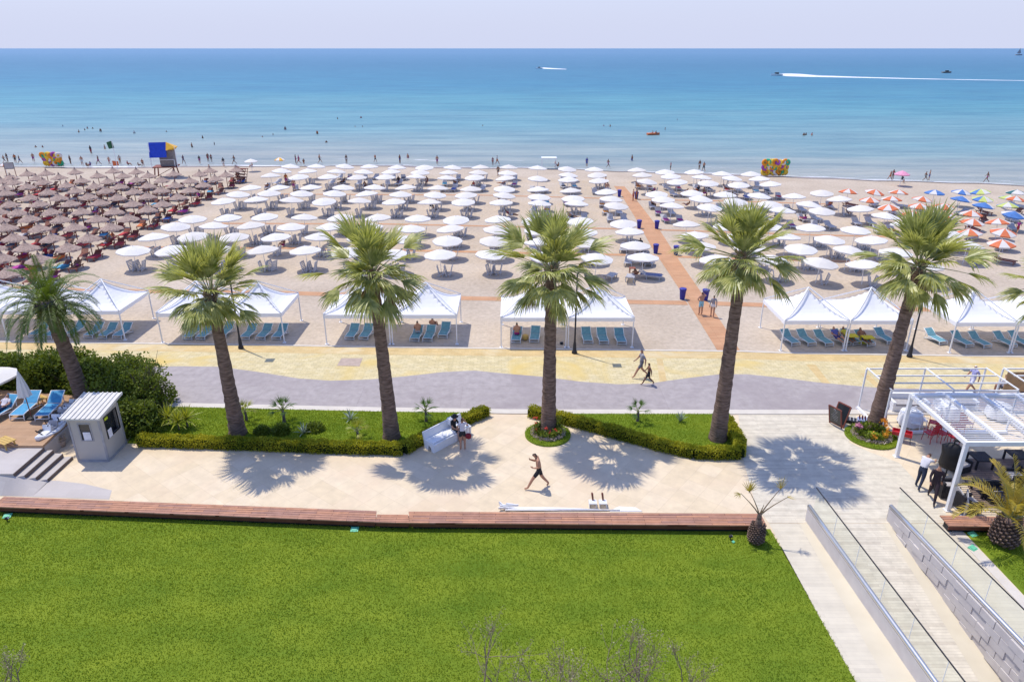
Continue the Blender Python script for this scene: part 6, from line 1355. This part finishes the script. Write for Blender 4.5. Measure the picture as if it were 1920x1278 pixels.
B = Vector(P(22, 331)); root = empty('notice_board', B, rz=R(20), label='grey notice board on posts at the far left of the beach', cat='notice board'); mb = MB(); mb.box((0, 0, 1.55), (1.3, .06, .95)); mb.build('panel', M['towergrey'], root); mb = MB(); mb.box((0, -.036, 1.55), (1.1, .01, .75)); mb.build('sheet', M['cush'], root)
for s_ in (-1, 1): MB().bar((s_*.6, 0, 0), (s_*.6, 0, 1.1), .08).build('post', M['wood'], root)
def inflatables(x, y, w_, h_, n, seed, where):
    r = random.Random(seed); B = Vector(P(x, y)); cols = [(.75, .28, .03), (.35, .08, .35), (.6, .12, .22), (.75, .5, .05), (.1, .12, .4), (.05, .4, .2), (.6, .03, .05), (.7, .65, .6)]; nm = ['orange', 'purple', 'pink', 'yellow', 'blue', 'green', 'red', 'white']
    root = empty('display_rack', B, label='rack of beach toys %s' % where, cat='rack'); mb = MB()
    for s_ in (-1, 1): mb.bar((s_*w_/2, 0, 0), (s_*w_/2*.9, 0, h_), .06)
    mb.bar((-w_/2, 0, h_*.5), (w_/2, 0, h_*.5), .05); mb.bar((-w_/2*.9, 0, h_), (w_/2*.9, 0, h_), .05); mb.build('rack_frame', M['wood'], root)
    for i in range(n):
        c_ = i % len(cols) if i % 2 else (0 if i % 4 else 3); R_ = r.uniform(.3, .48); u = (i+.5)/n; rowk = i % 3; cx = (-.5+((i//3)+.5)/math.ceil(n/3))*w_+r.uniform(-.1, .1); cz = .45+rowk*(h_-.3)/2.4; mb = MB(); vs = []; m1, m2 = 14, 7
        for a_ in range(m1):
            for b_ in range(m2): t1, t2 = 2*math.pi*a_/m1, 2*math.pi*b_/m2; q = R_*.8+.2*math.cos(t2); vs.append((q*math.cos(t1), .2*math.sin(t2), q*math.sin(t1)))
        mb.add(vs, [(a_*m2+b_, ((a_+1) % m1)*m2+b_, ((a_+1) % m1)*m2+(b_+1) % m2, a_*m2+(b_+1) % m2) for a_ in range(m1) for b_ in range(m2)])
        o = mb.build('inflatable_ring', colmat(cols[c_]), smooth=True); o.location = (B.x+cx, B.y-.25-.1*rowk, cz+.1); o.rotation_euler = (r.uniform(-.5, .5), r.uniform(-.5, .5), r.uniform(-.6, .6))
        tag(o, '%s inflatable ring, %s from the left in the %s row %s' % (nm[c_], nth(i//3+1), ('bottom', 'middle', 'top')[rowk], where), 'inflatable ring', 'inflatable rings '+where)
inflatables(103, 312, 2.8, 1.8, 24, 1, 'on the left shore'); inflatables(1450, 329, 3.6, 2.0, 30, 2, 'on the right shore')
for (x, y, m_, lab, r_) in ((524, 296, 'toweryel', 'yellow and white parasol at the waterline left of centre', .8), (470, 299, 'canvas', 'white parasol at the waterline near the lifeguard tower', 1.0), (8, 306, 'orange', 'small orange parasol at the far left waterline', .7)):
    q = P(x, y, 1.8); pz = parasol_proto('small_parasol', 'parasol', [M[m_], M['canvas']], r=r_, z=1.6, rise=.4, panels=[0, 1]); pz.location = q[:2]+(-.1,); pz['label'] = lab
B = Vector(P(1029, 315)); root = empty('stall', B, label='small white flat roofed stall on the shore behind the parasols', cat='stall'); mb = MB(); mb.box((0, 0, 1.6), (2.4, 1.6, .1)); mb.build('roof', M['white'], root)
for sx_ in (-1, 1):
    for sy_ in (-1, 1): MB().bar((sx_*1.1, sy_*.7, 0), (sx_*1.1, sy_*.7, 1.55), .06).build('post', M['white'], root)
for k in range(5): bed(WM, 'wooden_lounger', P(452+k, 341, 0)[:2]+(.0+k*.38,), R(60+k*5), 'dark wooden lounger, %s from the bottom of the stack by the straw parasols' % nth(k+1), 'wooden lounger', 'stacked wooden loungers near the tower')

# boats
def hull(mb, L, W_, Hh, m=0):
    n = 10; vs = []
    for i in range(n+1):
        t_ = i/n; w_ = W_/2*(1-t_**2.6); z1 = Hh*(1+.35*t_*t_); vs += [(-L/2+L*t_, -w_, z1), (-L/2+L*t_, w_, z1), (-L/2+L*t_, w_*.55, -.15), (-L/2+L*t_, -w_*.55, -.15)]
    fs = [(0, 1, 2, 3)]+[(4*i+a_, 4*i+4+a_, 4*i+4+(a_+1) % 4, 4*i+(a_+1) % 4) for i in range(n) for a_ in range(4)]; mb.add(vs, fs, m)
def boat(name, x, y, L, W_, hc, rz_, lab, cat, cab=True):
    B = P(x, y, -.12); root = empty(name, B, rz=rz_, label=lab, cat=cat); mb = MB(); hull(mb, L, W_, L*.13); mb.build('hull', hc, root)
    if cab: mb = MB(); mb.box((0, 0, L*.2), (L*.3, W_*.6, L*.14)); mb.build('cabin', M['glassd'], root)
    return root
boat('speedboat', 1456, 142, 8, 3, M['white'], R(180), 'white speedboat trailing a long wake to the right', 'speedboat'); boat('speedboat', 1011, 129, 6, 2.5, M['white'], R(170), 'distant small boat with a short wake near the centre', 'speedboat')
boat('motor_boat', 1775, 137, 7, 3, M['towergrey'], R(0), 'dark motor boat without a wake far out on the right', 'motor boat')
b_ = boat('paddle_boat', 1225, 253, 2.8, 1.4, M['orange'], R(5), 'orange inflatable boat with bathers in the shallows', 'inflatable boat', False)
q = P(1225, 253, -.1); person((q[0]-.2, q[1], -.05), R(60), 'ground', ('none', 'shorts'), None, (.3, .05, .05), 'bather sitting at the left of the orange boat'); person((q[0]+.55, q[1], -.05), R(-60), 'ground', ('none', 'shorts'), None, (.1, .1, .3), 'bather sitting at the right of the orange boat', skin=SKIN2)
root = boat('sailing_boat', 1910, 104, 18, 6, M['boothtrim'], R(0), 'faint sailing boat on the horizon at the right edge', 'sailing boat', False); mb = MB(); mb.add([(0, 0, 4), (0, 0, 17), (-6, 0, 5), (.5, 0, 4), (.5, 0, 15), (5, 0, 5)], [(0, 1, 2), (3, 5, 4)]); mb.build('sail', M['boothtrim'], root); MB().tube([(.2, 0, 0), (.2, 0, 18)], .2, 6).build('mast', M['towergrey'], root)
def wake(pts, z=-.112, m=None):
    mb = MB(); a = [P(x, y-h, -.12) for x, y, h in pts]; b = [P(x, y+h, -.12) for x, y, h in pts]; n = len(pts); mb.add([(p[0], p[1], z) for p in a]+[(p[0], p[1], z) for p in b], [(n+i, n+i+1, i+1, i) for i in range(n-1)]); tag(mb.build('boat_wake', m or fm), kind='stuff')
fw = foam_mat((.03, .12, 1), .34, .46)
wake([(1458, 140, .8), (1475, 140.5, 2.6), (1500, 141.5, 2.6), (1530, 143, 1.6), (1600, 145, .9), (1700, 147.5, .6), (1800, 149.5, .4), (1960, 152, .3)], m=fw); wake([(1012, 127.6, .5), (1022, 128.2, 1.1), (1040, 129.2, .8), (1062, 130, .3)], m=fw)
